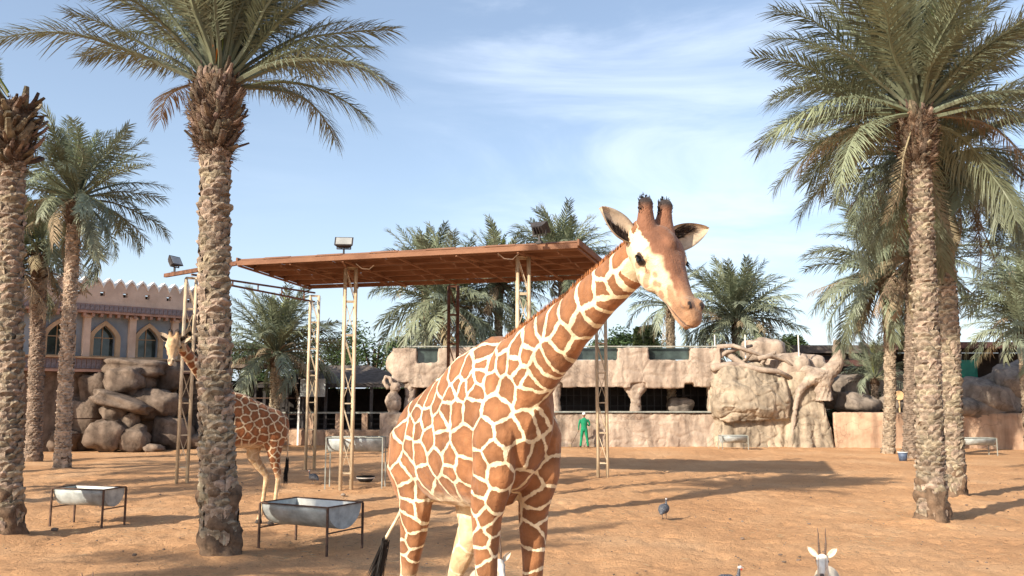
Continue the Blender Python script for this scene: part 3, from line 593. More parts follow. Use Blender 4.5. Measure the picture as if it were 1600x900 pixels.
def palm(label, base, top, r0, r1, L, q='far', nf=46, emin=-25, emax=86, scales='joined', stubs=0, boot=.9, boot_r=1.35, dry=.12, hang=0, seed=0, group='date palms around the enclosure', skip=None, foot=0.0, young=3, sc=1.0, stub_only=False, azf=None):
    """base/top are world points; top = where the lowest green leaves leave the crown"""
    rn = random.Random(seed); base, top = Vector(base), Vector(top)
    root = thing('date_palm', label, 'palm tree', tuple(base), 0, group); inv = Matrix.Translation(-base)
    def put(name, me): o = bpy.data.objects.new(name, me); COL.objects.link(o); o.parent = root; o.matrix_parent_inverse = inv; return o
    ax = top - base; H_ = ax.length; bowv = Vector((rn.uniform(-1, 1), rn.uniform(-1, 1), 0)) * .012 * H_
    A = lambda t: base + ax * t + bowv * math.sin(PI * t)
    Rr = lambda t: (r0 + (r1 - r0) * min(1, t * 1.6)) * (1 + .28 * math.exp(-t * H_ / .28) if not foot else 1 + .22 * math.exp(-t * H_ / .4))
    tb = 1 - boot / H_            # where the boot mass begins
    core = MB(); N_ = int(H_ / .06) + 4
    pr = (.07 if q == 'near' else .055) * sc
    def corer(t):
        h = t * H_
        if foot and h < foot: return Rr(t) * (1.0 + .03 * math.sin(h * 9 + seed))
        if t > tb: return Rr(tb) * (1 + (boot_r - 1.05) * math.sin(min(1, (t - tb) / (1 - tb) * .9) * PI * .8)) * .96
        return Rr(t) - pr * .75
    core.v = []; nn = 36 if q == 'near' else 16
    core.loft([(A(i / N_) - Vector((0, 0, .06 if i == 0 else 0)), corer(i / N_), corer(i / N_)) for i in range(N_ + 1)], nn, up=(0, 1, 0))
    # knobbly core
    core.v = [tuple(Vector(v) + (Vector(v) - A(max(0, min(1, (v[2] - base.z) / max(.1, ax.z))))).normalized() * (noise.noise(Vector(v) * (4.5 if q == 'near' else 3)) * .05 * (2.2 if (v[2] - base.z) < foot else 1) + noise.noise(Vector(v) * 13) * .035)) for v in core.v]
    trunk = put('trunk', core.mesh('trunk', M['bark_foot'] if False else M['bark_core'], True))
    if foot: trunk.data.materials[0] = M['bark_core']
    joined = MB(); row = .098 * sc; z0 = foot * .3; cnt = 0; j = 0; cand = []
    z = z0
    while z < H_ * tb + .05:
        t = z / H_; r = Rr(t); per = max(6, int(round(2 * PI * r / (.205 * sc)))); off = (j % 2) * .5 + j * .06
        for i in range(per):
            an = 2 * PI * (i + off) / per + rn.uniform(-.06, .06); rad_ = Vector((math.cos(an), math.sin(an), 0)); tg = Vector((-rad_.y, rad_.x, 0))
            rr_ = r - pr * .85 + rn.uniform(-.012, .012); p = A(t) + rad_ * rr_; p.z += rn.uniform(-.02, .02); sx = rn.uniform(.7, 1.3) * sc; sy = rn.uniform(.5, 1.25) * sc; sz = rn.uniform(.75, 1.3) * sc
            if z < foot: q_ = max(0, z / foot - .3) * .9 + .12; rr_ += .01; p = A(t) + rad_ * (rr_ + .02); p.z += rn.uniform(-.05, .05); sy *= q_ + rn.uniform(0, .35); sz *= rn.uniform(.8, 1.5)
            vis = rad_.dot((Vector((0, 0, 0)) - base).normalized())
            cand.append((vis, p, tg, rad_, sx, sy, sz, rn.randrange(12), rn.uniform(-.28, .28)))
        z += row * rn.uniform(.92, 1.08); j += 1
    if scales == 'parts':
        order = sorted(range(len(cand)), key=lambda i_: -(cand[i_][0] > -.12) * 10 - cand[i_][0]); vis_set = set([i_ for i_ in order if cand[i_][0] > -.12][:]); 
        vs_ = list(vis_set)
        if len(vs_) > 300: vs_ = sorted(vs_, key=lambda i_: -cand[i_][0])[:300]
        vis_set = set(vs_)
    else: vis_set = set()
    for ci, (vis, p, tg, rad_, sx, sy, sz, kx, tw) in enumerate(cand):
        m3 = Matrix((tg * sx, rad_ * sy, (Vector((0, 0, 1)) + tg * tw) * sz)).transposed()
        if ci in vis_set:
            o = bpy.data.objects.new('leaf_base', SCM[kx]); COL.objects.link(o); o.parent = trunk; o.matrix_parent_inverse = inv
            o.matrix_local = Matrix.Translation(p - base) @ m3.to_4x4(); o.matrix_parent_inverse = Matrix.Identity(4); o.matrix_basis = Matrix.Translation(p) @ m3.to_4x4()
        else: joined.add([p + m3 @ Vector(v) for v in SC[kx].v], SC[kx].f)
    if joined.f:
        jo = put('leaf_bases', joined.mesh('leaf_bases', M['bark'])); jo['kind'] = 'stuff'; jo.parent = trunk; jo.matrix_parent_inverse = Matrix.Identity(4)
    # crown boots
    Cn = A(1.0); cr = Rr(1) * boot_r
    for i in range(stubs):
        t = tb + (1 - tb) * (i + .5) / stubs * 1.02; an = i * 2.39996 + rn.uniform(-.25, .25); f_ = (t - tb) / (1 - tb)
        rr_ = Rr(tb) * (.92 + (boot_r - 1.15) * math.sin(min(1, f_) * PI * .8)); rad_ = Vector((math.cos(an), math.sin(an), 0)); p = A(t) + rad_ * rr_ * .86
        el = R(rn.uniform(5, 40) + 42 * f_) if not stub_only else R(rn.uniform(-5, 35)); s_ = rn.uniform(.75, 1.2) * (r1 / .3) * (1.5 if stub_only and rn.random() < .3 else 1)
        o = bpy.data.objects.new('leaf_stub', STM[rn.randrange(4)]); COL.objects.link(o); o.parent = root; o.matrix_parent_inverse = inv
        o.matrix_basis = Matrix.Translation(p) @ Matrix.Rotation(an, 4, 'Z') @ Matrix.Rotation(-el, 4, 'Y') @ Matrix.Rotation(rn.uniform(-.5, .5), 4, 'X') @ Matrix.Diagonal((s_, s_, s_, 1))
    if stubs:   # loose fibre between the boots
        fb = MB()
        for _ in range(2600 if q == 'near' else 500):
            t = rn.uniform(tb - .02, 1.0); an = rn.uniform(0, 2 * PI); f_ = max(0, (t - tb) / (1 - tb)); rr_ = Rr(tb) * (.95 + (boot_r - 1.05) * math.sin(min(1, f_) * PI * .8)); rad_ = Vector((math.cos(an), math.sin(an), 0)); p = A(t) + rad_ * rr_ * .95
            d = (rad_ * rn.uniform(.3, 1) + Vector((rn.uniform(-.6, .6), rn.uniform(-.6, .6), rn.uniform(-.5, 1.2)))).normalized(); s_ = d.cross(rad_).normalized() * .007; l = rn.uniform(.08, .24)
            if s_.length > 0: fb.add([p - s_, p + s_, p + d * l + s_ * .4, p + d * l - s_ * .4], [(0, 1, 2, 3)])
        tag(put('fibre', fb.mesh('fibre', M['fibre'])), kind='stuff')
    # leaves
    for i in range(nf):
        f_ = (i + .5) / nf; an = i * 2.39996 + rn.uniform(-.22, .22) + seed
        e = emin + (emax - emin) * (f_ ** .8) + rn.uniform(-7, 7)
        if azf: 
            an, e = azf(an, e, rn)
            if an is None: continue
        er = R(e); isdry = f_ < .3 and rn.random() < dry / .3
        if isdry: me = FM[q, 'dry', rn.randrange(2)]
        elif f_ > .9 and i % 2 == 0 and young: me = FM[q, 'young']
        else: me = FM[q, min(3, max(0, int((86 - e) / 34) + rn.choice((-1, 0, 0, 1)))), rn.randrange(2)]
        s_ = L * rn.uniform(.82, 1.1) * (1 - .25 * (f_ > .9)) * (.85 if isdry else 1)
        rad_ = Vector((math.cos(an), math.sin(an), 0)); p = Cn + rad_ * cr * .55 * (1 - f_ * .75) + Vector((0, 0, (.45 * f_ - .12) * r1 / .3))
        o = put('frond', me)
        o.matrix_basis = Matrix.Translation(p) @ Matrix.Rotation(an, 4, 'Z') @ Matrix.Rotation(-er, 4, 'Y') @ Matrix.Rotation(rn.uniform(-.55, .55), 4, 'X') @ Matrix.Diagonal((s_, s_, s_, 1))
    for i in range(hang):      # old leaves hanging down along the trunk
        an = rn.uniform(0, 2 * PI); s_ = L * rn.uniform(.6, .9); rad_ = Vector((math.cos(an), math.sin(an), 0)); p = Cn + rad_ * cr * .8 + Vector((0, 0, -.1 - rn.random() * .4))
        o = put('frond', FM[q, 'dry', rn.randrange(2)])
        o.matrix_basis = Matrix.Translation(p) @ Matrix.Rotation(an, 4, 'Z') @ Matrix.Rotation(R(rn.uniform(48, 72)), 4, 'Y') @ Matrix.Rotation(rn.uniform(-1, 1), 4, 'X') @ Matrix.Diagonal((s_, s_ * .7, s_ * .7, 1))
    return root, put, Cn

# big palm, left of centre
b4 = gp(345, 872)
r4, put4, c4 = palm('tall thick date palm in the left foreground, standing before the smaller giraffe', b4, at(339, 128, b4.y + .15), .30, .255, 3.15, 'near', 84, 17, 88, 'parts', 200, 1.3, 1.68, .03, 0, 4, foot=1.25, sc=1.08, azf=lambda an, e, rn: (None, 0) if e < 50 and math.sin(an) < -.55 else (an, e))
st = MB()
for i in range(9):
    a_ = random.uniform(0, 2 * PI); d_ = Vector((math.cos(a_) * .12, math.sin(a_) * .10 - .05, .45)); p_ = c4 + Vector((0, -.2, .18)); st.tube([p_, p_ + d_ * .4, p_ + d_ * .8 + Vector((0, -.03, 0))], [.018, .014, .01], 5)
put4('fruit_stalk', st.mesh('fruit_stalk', M['orange_stalk']))
# palm cut by the left edge of the frame
b1 = gp(8, 838); t1 = at(18, 165, b1.y + .3)
palm('date palm at the left edge with cut dark leaf stubs sticking out of its top', b1, t1, .29, .26, 2.0, 'near', 7, 30, 84, 'parts', 160, 1.25, 1.65, .1, 0, 11, foot=.9, sc=1.12,
     azf=lambda an, e, rn: (PI + rn.uniform(-.5, .9), min(e, 55)), stub_only=True)
b2 = gp(52, 722)
palm('slim date palm in the shade behind the left edge palm, dark crown', b2, at(62, 400, b2.y), .30, .28, 3.0, 'mid', 40, -30, 84, 'joined', 30, 1.0, 1.35, .25, 3, 12, foot=.4)
b3 = gp(97, 734)
palm('leaning date palm at left whose crown stands over the castle style building', b3, at(118, 312, b3.y + .3),   .26, .235, 3.3, 'mid', 78, -42, 86, 'joined', 46, 1.1, 1.45, .06, 2, 13, foot=.5)
# right pair
b11 = gp(1457, 817)
palm('large date palm in the right foreground, the nearer trunk of the pair', b11, at(1430, 178, b11.y + .1), .285, .25, 3.6, 'near', 110, -14, 87, 'parts', 150, 1.15, 1.55, .07, 2, 23, foot=.9, sc=1.08, azf=lambda an, e, rn: (None, 0) if e < 38 and math.sin(an) < -.5 else (an, e))
b12 = gp(1491, 779)
palm('date palm behind the large right foreground palm, its trunk touching it on the right', b12, at(1464, 248, b12.y), .27, .245, 3.7, 'near', 84, -46, 80, 'parts', 90, 1.3, 1.5, .12, 5, 37, foot=.9, sc=1.1)
b13 = gp(1388, 711)
palm('slender pale trunked date palm with hanging dry leaves left of the right foreground pair', b13, at(1384, 435, b13.y), .26, .24, 4.2, 'mid', 64, -45, 84, 'joined', 40, 1.2, 1.4, .10, 9, 15, foot=.2)
b14 = gp(1424, 716)
palm('date palm trunk standing just behind the left side of the large right palm', b14, at(1428, 400, b14.y), .33, .30, 4.2, 'mid', 44, -35, 84, 'joined', 30, 1.2, 1.35, .2, 6, 16, foot=.3)
# background palms: label, x, y of crown foot, depth, leaf length, n, emin
BG = [('bushy low palm with grey green leaves behind the left tower of the shelter', 431, 552, 47, 3.7, 66, -20, 3),
      ('wide drooping palm seen under the shelter roof, left of its middle tower', 697, 480, 50, 4.3, 64, -48, 6),
      ('palm behind the shelter roof with leaves just showing above it', 665, 435, 54, 3.6, 50, -15, 0),
      ('palm behind the shelter with its trunk showing under the roof, left of the right tower', 780, 445, 52, 3.7, 60, -40, 4),
      ('tall palm behind the shelter, crown rising above the right end of its roof', 878, 420, 54, 3.9, 64, -28, 4),
      ('palm with thin dry leaves and scaly trunk right behind the giraffe muzzle', 1047, 478, 50, 3.0, 26, -30, 4),
      ('full green palm with yellow green heart standing behind the rock wall right of the giraffe', 1150, 500, 54, 4.0, 84, -35, 2),
      ('palm crown cut by the right edge above the dark shed', 1618, 500, 34, 3.0, 50, -30, 2),
      ('palm crown cut by the right edge below the large palms', 1625, 425, 40, 3.6, 46, -30, 2),
      ('palm behind the top of the castle style building, at the far left', 20, 420, 36, 3.0, 40, -30, 3)]
for i, (lb, px, py, Y, L_, n_, em, hg) in enumerate(BG):
    top = at(px, py, Y); x_ = top.x + random.uniform(-.15, .15)
    palm(lb, (x_, Y, 0), top, .25, .24, L_, 'far', int(n_ * 1.45), em, 86, 'joined', 24, .8, 1.35, .12, hg, 60 + i, young=1)
# low feather palm in the planter right of the rock wall
p_ = at(1366, 592, 49); palm('low feathery palm clump behind the orange wall', (p_.x, 49, 0), p_, .2, .18, 2.3, 'far', 34, -5, 84, 'joined', 8, .4, 1.3, .1, 0, 91, group=None)
p_ = at(1598, 520, 33); palm('young light green palm at the right edge in front of the dark shed', (p_.x, 33, 0), p_, .2, .18, 2.2, 'far', 34, -5, 84, 'joined', 8, .4, 1.3, .0, 0, 92, group=None)

# ------------------------------------------------------------ leafy trees beyond
def leaf_tree(name, label, cat, c, rx, rz, n, m_, trunk=True, lw=.16, group=None, seed=0):
    rn = random.Random(seed); c = Vector(c); root = thing(name, label, cat, (c.x, c.y, 0), 0, group); mb = MB()
    lobes = [(Vector((rn.uniform(-.7, .7) * rx, rn.uniform(-.6, .6) * rx, rn.uniform(-.6, .75) * rz)), rn.uniform(.3, .55)) for _ in range(16)]
    for _ in range(n):
        o_, s_ = rn.choice(lobes); d = Vector((rn.gauss(0, 1), rn.gauss(0, 1), rn.gauss(0, 1))).normalized() * (rn.random() ** .4); q = c + o_ + Vector((d.x * rx * s_, d.y * rx * s_, d.z * rz * s_)) - Vector((c.x, c.y, 0))
        a_ = Vector((rn.uniform(-1, 1), rn.uniform(-1, 1), rn.uniform(-.6, .6))).normalized() * lw * rn.uniform(.6, 1.3); b_ = a_.cross(Vector((rn.uniform(-1, 1), rn.uniform(-1, 1), rn.uniform(-1, 1)))).normalized() * lw * .35
        mb.add([q - a_, q + b_, q + a_, q - b_], [(0, 1, 2, 3)])
    tag(mb.build('crown', m_, root), kind='stuff')
    if trunk:
        t = MB(); t.tube([(0, 0, -.1), (.1, 0, c.z * .5), (0, .1, c.z)], [.22, .17, .1], 8)
        for k_ in range(5):
            a_ = k_ * 1.3; t.tube([(.05, .05, c.z * .55), (math.cos(a_) * rx * .4, math.sin(a_) * rx * .4, c.z + rz * .2)], [.09, .03], 5)
        t.build('trunk', M['bark_core'], root)
TR = [(585, 545, 62, 2.6, 2.3, 'round dense tree left of the drooping palm, beyond the gazebo', 'leafy'), (520, 560, 66, 3.0, 2.2, 'dense tree behind the gazebo roof', 'leafy'), (640, 560, 64, 2.2, 1.6, 'dark shrub like tree behind the left end of the rock wall', 'leafy'),
      (1010, 527, 62, 1.0, .9, 'small pale green tree top over the rock wall left of the scaly trunk', 'leafy_pale'), (960, 545, 64, 1.8, 1.4, 'dark bushy tree top behind the giraffe neck', 'leafy'), (455, 590, 60, 3.0, 1.7, 'dark bushy tree behind the low palm', 'leafy'), (385, 575, 60, 2.0, 1.8, 'dark tree beside the end of the castle style building', 'leafy'),
      (740, 535, 66, 2.5, 1.7, 'dense tree under the middle of the shelter roof', 'leafy'), (840, 530, 66, 2.5, 1.9, 'dense tree behind the right shelter tower', 'leafy'), (1225, 545, 66, 2.2, 1.0, 'dark low tree right of the full green palm', 'leafy'), (1010, 550, 68, 1.6, .8, 'dark low tree behind the glass notch', 'leafy')]
for i, (px, py, Y, rx, rz, lb, mk) in enumerate(TR):
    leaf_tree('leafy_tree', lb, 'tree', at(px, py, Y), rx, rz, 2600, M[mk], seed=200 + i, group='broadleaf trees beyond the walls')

# ------------------------------------------------------------ shelter
ZR = 6.55
T_FL, T_FM, T_FR, T_BL, T_BM, T_BR = gp(284, 753), gp(540, 764), gp(818, 776), gp(484, 733), gp(706, 744), gp(942, 745)
shel = thing('shelter', 'open shelter with a long rust brown roof on pale lattice towers behind the giraffe', 'shelter', (0, 25, 0))
def sput(mb, name, m_, par=None, smooth=False):
    o = mb.build(name, m_, None, smooth); par = par or shel; o.parent = par; o.matrix_parent_inverse = Matrix.Translation(-shel.location); return o
def tower(c, htop, mt, wdt=.31, rz=.35, top_xy=None):
    c = Vector((c.x, c.y, 0)); tp = Vector((top_xy.x, top_xy.y, htop)) if top_xy else Vector((c.x, c.y, htop))
    cs = [Matrix.Rotation(rz, 3, 'Z') @ Vector((sx * wdt / 2, sy * wdt / 2, 0)) for sx, sy in ((-1, -1), (1, -1), (1, 1), (-1, 1))]
    ch = MB()
    for q in cs: ch.tube([c + q + Vector((0, 0, -.05)), tp + q], .046, 8)
    col = sput(ch, 'lattice_tower', mt, smooth=True)
    n = 6; lv = [c.lerp(tp, (.07 + .93 * i / n) if i else .07) for i in range(n + 1)]
    for i, p in enumerate(lv):
        r = MB()
        for k_ in range(4): r.bar(p + cs[k_], p + cs[(k_ + 1) % 4], .036)
        o = sput(r, 'crossbar', mt, col); o.matrix_parent_inverse = Matrix.Identity(4)
    for i in range(n):
        for k_ in (0, 2):
            r = MB(); a_, b_ = (k_, (k_ + 1) % 4) if (i + k_) % 2 == 0 or k_ == 0 else ((k_ + 1) % 4, k_)
            r.bar(lv[i + 1] + cs[a_], lv[i] + cs[b_], .036, .02)
            o = sput(r, 'diagonal_brace', mt, col); o.matrix_parent_inverse = Matrix.Identity(4)
    return col
FLc, FRc, BRc, BLc = gp(372, 410, ZR), gp(903, 382, ZR), gp(962, 430, ZR), gp(484, 447, ZR)
print('TOWERS', [tuple(round(v, 1) for v in t) for t in (T_FL, T_FM, T_FR, T_BL, T_BM, T_BR)]); print('ROOF', [tuple(round(v, 1) for v in t) for t in (FLc, FRc, BRc, BLc)])
for p_, tpx, m_ in ((T_FL, (295, 417), 'cream_steel'), (T_FM, (543, 407), 'cream_steel'), (T_FR, (826, 395), 'cream_steel'), (T_BL, (488, 450), 'cream_steel'), (T_BM, (707, 433), 'rust_and_shade_steel'), (T_BR, (938, 412), 'cream_steel')):  # rear middle tower gets the dark rust colour as painted roof shade
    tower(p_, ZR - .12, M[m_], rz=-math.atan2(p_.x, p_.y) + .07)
# roof: deep-ribbed sheets running along the length, split into sheets
def roofpt(u, v, dz=0.0): return FLc.lerp(FRc, u).lerp(BLc.lerp(BRc, u), v) + Vector((0, 0, dz))
NS = 12; NP = 6
for i in range(NS):
    mb = MB(); u0, u1 = i / NS, (i + 1) / NS - .0006; vs = []; prof = []
    for r_ in range(NP):
        for vv, dz in ((0, 0.0), (.10, .05), (.88, .055), (.98, 0.0)): prof.append(((r_ + vv) / NP, dz))
    prof.append((1, 0)); dzi = (i % 2) * .012
    for th in (.0, .012):
        for u in (u0, u1):
            for v, dz in prof: vs.append(roofpt(u, v, dz + th + dzi + .05))
    n = len(prof); fs = []
    for k_ in range(n - 1): fs += [(k_, k_ + 1, n + k_ + 1, n + k_), (2 * n + k_, 3 * n + k_, 3 * n + k_ + 1, 2 * n + k_ + 1), (k_, 2 * n + k_, 2 * n + k_ + 1, k_ + 1), (n + k_, n + k_ + 1, 3 * n + k_ + 1, 3 * n + k_)]
    fs += [(0, n, 3 * n, 2 * n), (n - 1, 3 * n - 1, 4 * n - 1, 2 * n - 1)]
    sput(mb.add(vs, fs), 'roof_panel', M['roof_brown'])
for u in (.0, .5, 1.0): pass
for k_, v in enumerate((0.0, .2, .4, .6, .8, 1.0)):
    mb = MB(); a_, b_ = roofpt(0, v, -.03), roofpt(1, v, -.03); mb.bar(a_, b_, .11, .13); sput(mb, 'purlin', M['roof_brown'])
for u in (.002, .17, .335, .50, .67, .84, .998):
    mb = MB(); a_, b_ = roofpt(u, 0, -.10), roofpt(u, 1, -.10); mb.bar(a_, b_, .06, .05); sput(mb, 'rafter', M['roof_brown'])
for u0, u1 in ((.17, .335), (.335, .17), (.67, .84), (.84, .998)):
    mb = MB(); mb.bar(roofpt(u0, 0, -.13), roofpt(u1, 1, -.13), .05, .04); sput(mb, 'roof_brace', M['roof_brown'])
for e_ in (-.002, 1.002):
    mb = MB(); mb.bar(roofpt(e_, -.01, .05), roofpt(e_, 1.01, .05), .05, .17); sput(mb, 'edge_board', M['roof_brown'])
# open left bay: beam out to the left tower and a small truss to the rear tower
TL = Vector((T_FL.x, T_FL.y, ZR)); TB = Vector((T_BL.x, T_BL.y, ZR))
mb = MB(); mb.bar(TL + Vector((-.95, .25, .0)), FLc + Vector((0, 0, -.02)), .10, .12); sput(mb, 'beam', M['rust_and_shade_steel'])
mb = MB(); mb.bar(TL + Vector((0, 0, -.10)), TB + Vector((0, 0, -.34)), .06, .06)
mb.bar(TL + Vector((0, 0, .0)), TB + Vector((0, 0, .0)), .06, .06)
for f_ in (.3, .5, .7, .9): q = TL.lerp(TB, f_); mb.bar(q + Vector((0, 0, .0)), q + Vector((0, 0, -.1 - .24 * f_)), .04)
sput(mb, 'end_truss', M['rust_and_shade_steel'])
for px, py in ((572, 412), (795, 396)):
    p_ = gp(px, py, ZR - .05); mb = MB(); mb.tube([p_ + Vector((-.3, .0, .0)), p_ + Vector((-.12, 0, -.14)), p_ + Vector((.1, 0, -.16)), p_ + Vector((.32, 0, .04))], .014, 5); sput(mb, 'loose_cable', M['white_cap'])
# floodlights on the roof edge
def floodlight(px, py, rz, label, tilt):
    p = gp(px, py, ZR + .02) if px > 300 else Vector((T_FL.x - .62, T_FL.y + .16, ZR + .05)); root = thing('floodlight', label, 'floodlight', tuple(p), rz, 'floodlights on the shelter roof edge')
    mb = MB(); mb.box((0, 0, .03), (.16, .12, .06)); mb.bar((-.19, 0, .22), (-.19, 0, .42), .03); mb.bar((.19, 0, .22), (.19, 0, .42), .03); mb.bar((-.2, 0, .22), (.2, 0, .22), .03); mb.bar((0, 0, .0), (0, 0, .22), .05); mb.build('bracket', M['dark_metal'], root)
    Mt = Matrix.Rotation(tilt, 3, 'X'); c = Vector((0, 0, .40))
    hb = MB(); v = [c + Mt @ Vector(q) for q in ((-.26, -.06, -.17), (.26, -.06, -.17), (.26, -.06, .17), (-.26, -.06, .17), (-.15, .12, -.10), (.15, .12, -.10), (.15, .12, .12), (-.15, .12, .12))]
    hb.add(v, [(0, 3, 2, 1), (4, 5, 6, 7), (0, 1, 5, 4), (1, 2, 6, 5), (2, 3, 7, 6), (3, 0, 4, 7)])
    for x_ in (-.08, 0, .08): hb.box(c + Mt @ Vector((x_, .15, .01)), (.015, .06, .2), M=Mt)
    h_ = hb.build('housing', M['dark_metal'], root)
    g = MB(); g.box(c + Mt @ Vector((0, -.066, 0)), (.44, .012, .27), M=Mt); g.build('lens', M['lamp_glass'], h_)
floodlight(272, 410, 1.25, 'black floodlight on the far left end of the beam, seen from its side', R(-28))
floodlight(537, 401, .1, 'floodlight above the middle front tower with its lens facing up to the camera', R(-38))
floodlight(843, 381, 2.6, 'dark floodlight above the right end of the roof with its back to the camera', R(-35))

# ------------------------------------------------------------ troughs
def trough(pos, rz, L_, W_, Ht, zt, label, legs_m='rust', depth=None, r_=None):
    p = Vector((pos[0], pos[1], 0)); root = thing('feed_trough', label, 'trough', tuple(p), rz, 'half round metal feed troughs'); D_ = depth or W_ * .5; mb = MB(); n = 12; th = .012
    prof = [(W_ / 2 * math.cos(PI + PI * i / n), D_ * math.sin(PI + PI * i / n)) for i in range(n + 1)]
    vs = []
    for s_, q in ((0, 0), (1, th)):
        for x in (-L_ / 2, L_ / 2):
            for y, z in prof: vs.append((x, y * (1 - q * 2 / W_), zt + z * (1 - q / D_) + 0.0))
    m = n + 1; fs = []
    for i in range(n): fs += [(i, i + 1, m + i + 1, m + i), (2 * m + i, 3 * m + i, 3 * m + i + 1, 2 * m + i + 1)]
    fs += [(0, m, 3 * m, 2 * m), (n, 2 * m + n, 3 * m + n, m + n)]
    for i in range(n): fs += [(i, 2 * m + i, 2 * m + i + 1, i + 1), (m + i, m + i + 1, 3 * m + i + 1, 3 * m + i)]
    me_ = mb.add(vs, fs).mesh('basin', M['galv'], True); me_.materials.append(M['galv_in']); [setattr(me_.polygons[i], 'material_index', 1) for i in range(1, 2 * n, 2)]; link('basin', me_, root)
    for x in (-L_ / 2 + .004, L_ / 2 - .004):
        e = MB(); N_ = len(prof); vs = [(x + dx, y, zt + z) for dx in (-.006, .006) for y, z in prof]; e.add(vs, [tuple(range(N_)), tuple(range(2 * N_ - 1, N_ - 1, -1))] + [(i, i + N_, i + N_ + 1, i + 1) for i in range(N_ - 1)] + [(0, N_ - 1, 2 * N_ - 1, N_)]); e.build('end_plate', M['galv'], root)
    rim = MB(); hx, hy = L_ / 2 + .02, W_ / 2 + .02
    for a_, b_ in (((-hx, -hy), (hx, -hy)), ((hx, -hy), (hx, hy)), ((hx, hy), (-hx, hy)), ((-hx, hy), (-hx, -hy))): rim.bar((*a_, zt + .01), (*b_, zt + .01), .024, .022)
    for x in (-hx, hx): rim.bar((x, -hy, zt - D_ - .02), (x, hy, zt - D_ - .02), .022)
    rim.build('rim_frame', M[legs_m], root)
    for x in (-hx, hx):
        for y in (-hy, hy): l = MB(); l.bar((x, y, -.03), (x, y, zt), .032, .032); l.build('leg', M[legs_m], root)
    return root
def trough_from(pxs, zt, label, D_=None, legs_m='rust'):
    """pxs: rim corners near-left, near-right, far-right (pixels) at rim height zt"""
    a_, b_, c_ = (gp(*q, zt) for q in pxs); u = b_ - a_; v = c_ - b_; rz = math.atan2(u.y, u.x); n_ = Vector((-math.sin(rz), math.cos(rz), 0)); W_ = max(.5, v.dot(n_) * .70); ctr = (a_ + b_) / 2 + n_ * W_ / 2
    print('TROUGH', label[:20], round(u.length, 2), round(W_, 2)); return trough((ctr.x, ctr.y), rz, u.length, W_, 0, zt, label, legs_m, D_)
trough_from(((84, 763), (162, 766), (218, 760)), .74, 'empty galvanised half round trough on rusty legs, nearest the left edge', .36)
trough_from(((409, 786), (512, 794), (561, 780)), .76, 'large galvanised half round trough right of the big left palm', .40)
trough_from(((511, 684), (597, 684), (607, 682)), 1.45, 'tall legged grey trough behind the middle shelter tower', .42, 'olive_wood')
trough_from(((1129, 681), (1168, 681), (1183, 679.5)), .70, 'small pale trough standing against the rock wall', .36, 'olive_wood')
trough_from(((1504, 685), (1556, 685), (1560, 683.5)), .78, 'grey trough in front of the orange wall at right', .32, 'olive_wood')

# ------------------------------------------------------------ castle style building at left
def plate(mb, outer, holes, y0, y1, T):
    """flat plate with holes in (u,z), front at y0, back at y1; T maps (u,y,z) to world"""
    loops = [[Vector((u, z, 0)) for u, z in l] for l in [outer] + holes]; flat = [p for l in loops for p in l]; tris = tessellate_polygon(loops); n = len(flat)
    vs = [T(p.x, y0, p.y) for p in flat] + [T(p.x, y1, p.y) for p in flat]; fs = []
    for t in tris:
        a_, b_, c_ = (flat[i] for i in t); cr = (b_ - a_).cross(c_ - a_).z; t = t if cr > 0 else t[::-1]; fs.append(tuple(t)); fs.append(tuple(i + n for i in t[::-1]))
    k = 0
    for l in loops:
        for i in range(len(l)): j = (i + 1) % len(l); fs.append((k + i, k + j, k + j + n, k + i + n))
        k += len(l)
    return mb.add(vs, fs)
def arch(cu, w_, z0, zs, zt, n=8):
    """pointed arch outline"""
    p = [(cu - w_ / 2, z0), (cu + w_ / 2, z0)]
    for i in range(n + 1):
        t = i / n; p.append((cu + w_ / 2 * (1 - t ** 1.75), zs + (zt - zs) * t))
    for i in range(n - 1, -1, -1):
        t = i / n; p.append((cu - w_ / 2 * (1 - t ** 1.75), zs + (zt - zs) * t))
    return p
A_ = at(60, 622, 43.0); B_ = at(345, 622, 49.5); A_.z = B_.z = 0; LB = (B_ - A_).length; ua = math.atan2((B_ - A_).y, (B_ - A_).x)
castle = thing('castle_style_building', 'pink castle style building with scalloped parapet and pointed arch windows above brown rocks', 'building', tuple(A_), ua)
I3 = lambda u, y, z: Vector((u, y, z))
def upx(px):   # pixel column -> distance along the facade
    d = ray(px, 622); n_ = Vector((-(B_ - A_).y, (B_ - A_).x, 0)); t = A_.dot(n_) / d.dot(n_); return ((d * t) - A_).dot((B_ - A_).normalized())
U0, U1 = -6.0, upx(350)
wins = [upx(85), upx(157), upx(226), upx(292)]; pil = [upx(55), upx(127), upx(199), upx(266), upx(331)]
ZS, ZL = 4.72, 6.60
mb = MB(); holes = [arch(u, 1.12, ZS + .05, ZS + .95, ZL - .22)[::-1] for u in wins]
plate(mb, [(U0, ZS - .1), (U1, ZS - .1), (U1, 7.0), (U0, 7.0)], holes, 0, .45, I3); mb.build('wall', M['stucco_blue'], castle)
mb = MB(); mb.box(((U0 + U1) / 2, 3.2, 3.6), (U1 - U0 - .1, 5.4, 6.9)); mb.build('rear_block', M['stucco_pink'], castle)
for u in wins:
    f = MB(); plate(f, arch(u, 1.58, ZS + .02, ZS + .95, ZL), [arch(u, 1.10, ZS + .0501, ZS + .95, ZL - .24)[::-1]], -.16, .02, I3); fo = f.build('window', M['stucco_tan'], castle)
    g = MB(); g.box((u, .34, (ZS + ZL) / 2), (1.1, .03, 1.75)); g.build('pane', M['window_glass'], fo)
    b = MB(); b.box((u, .30, (ZS + ZL) / 2 - .1), (.05, .05, 1.6)); b.box((u, .303, ZS + 1.0), (1.1, .045, .05)); b.build('glazing_bar', M['stucco_tan'], fo)
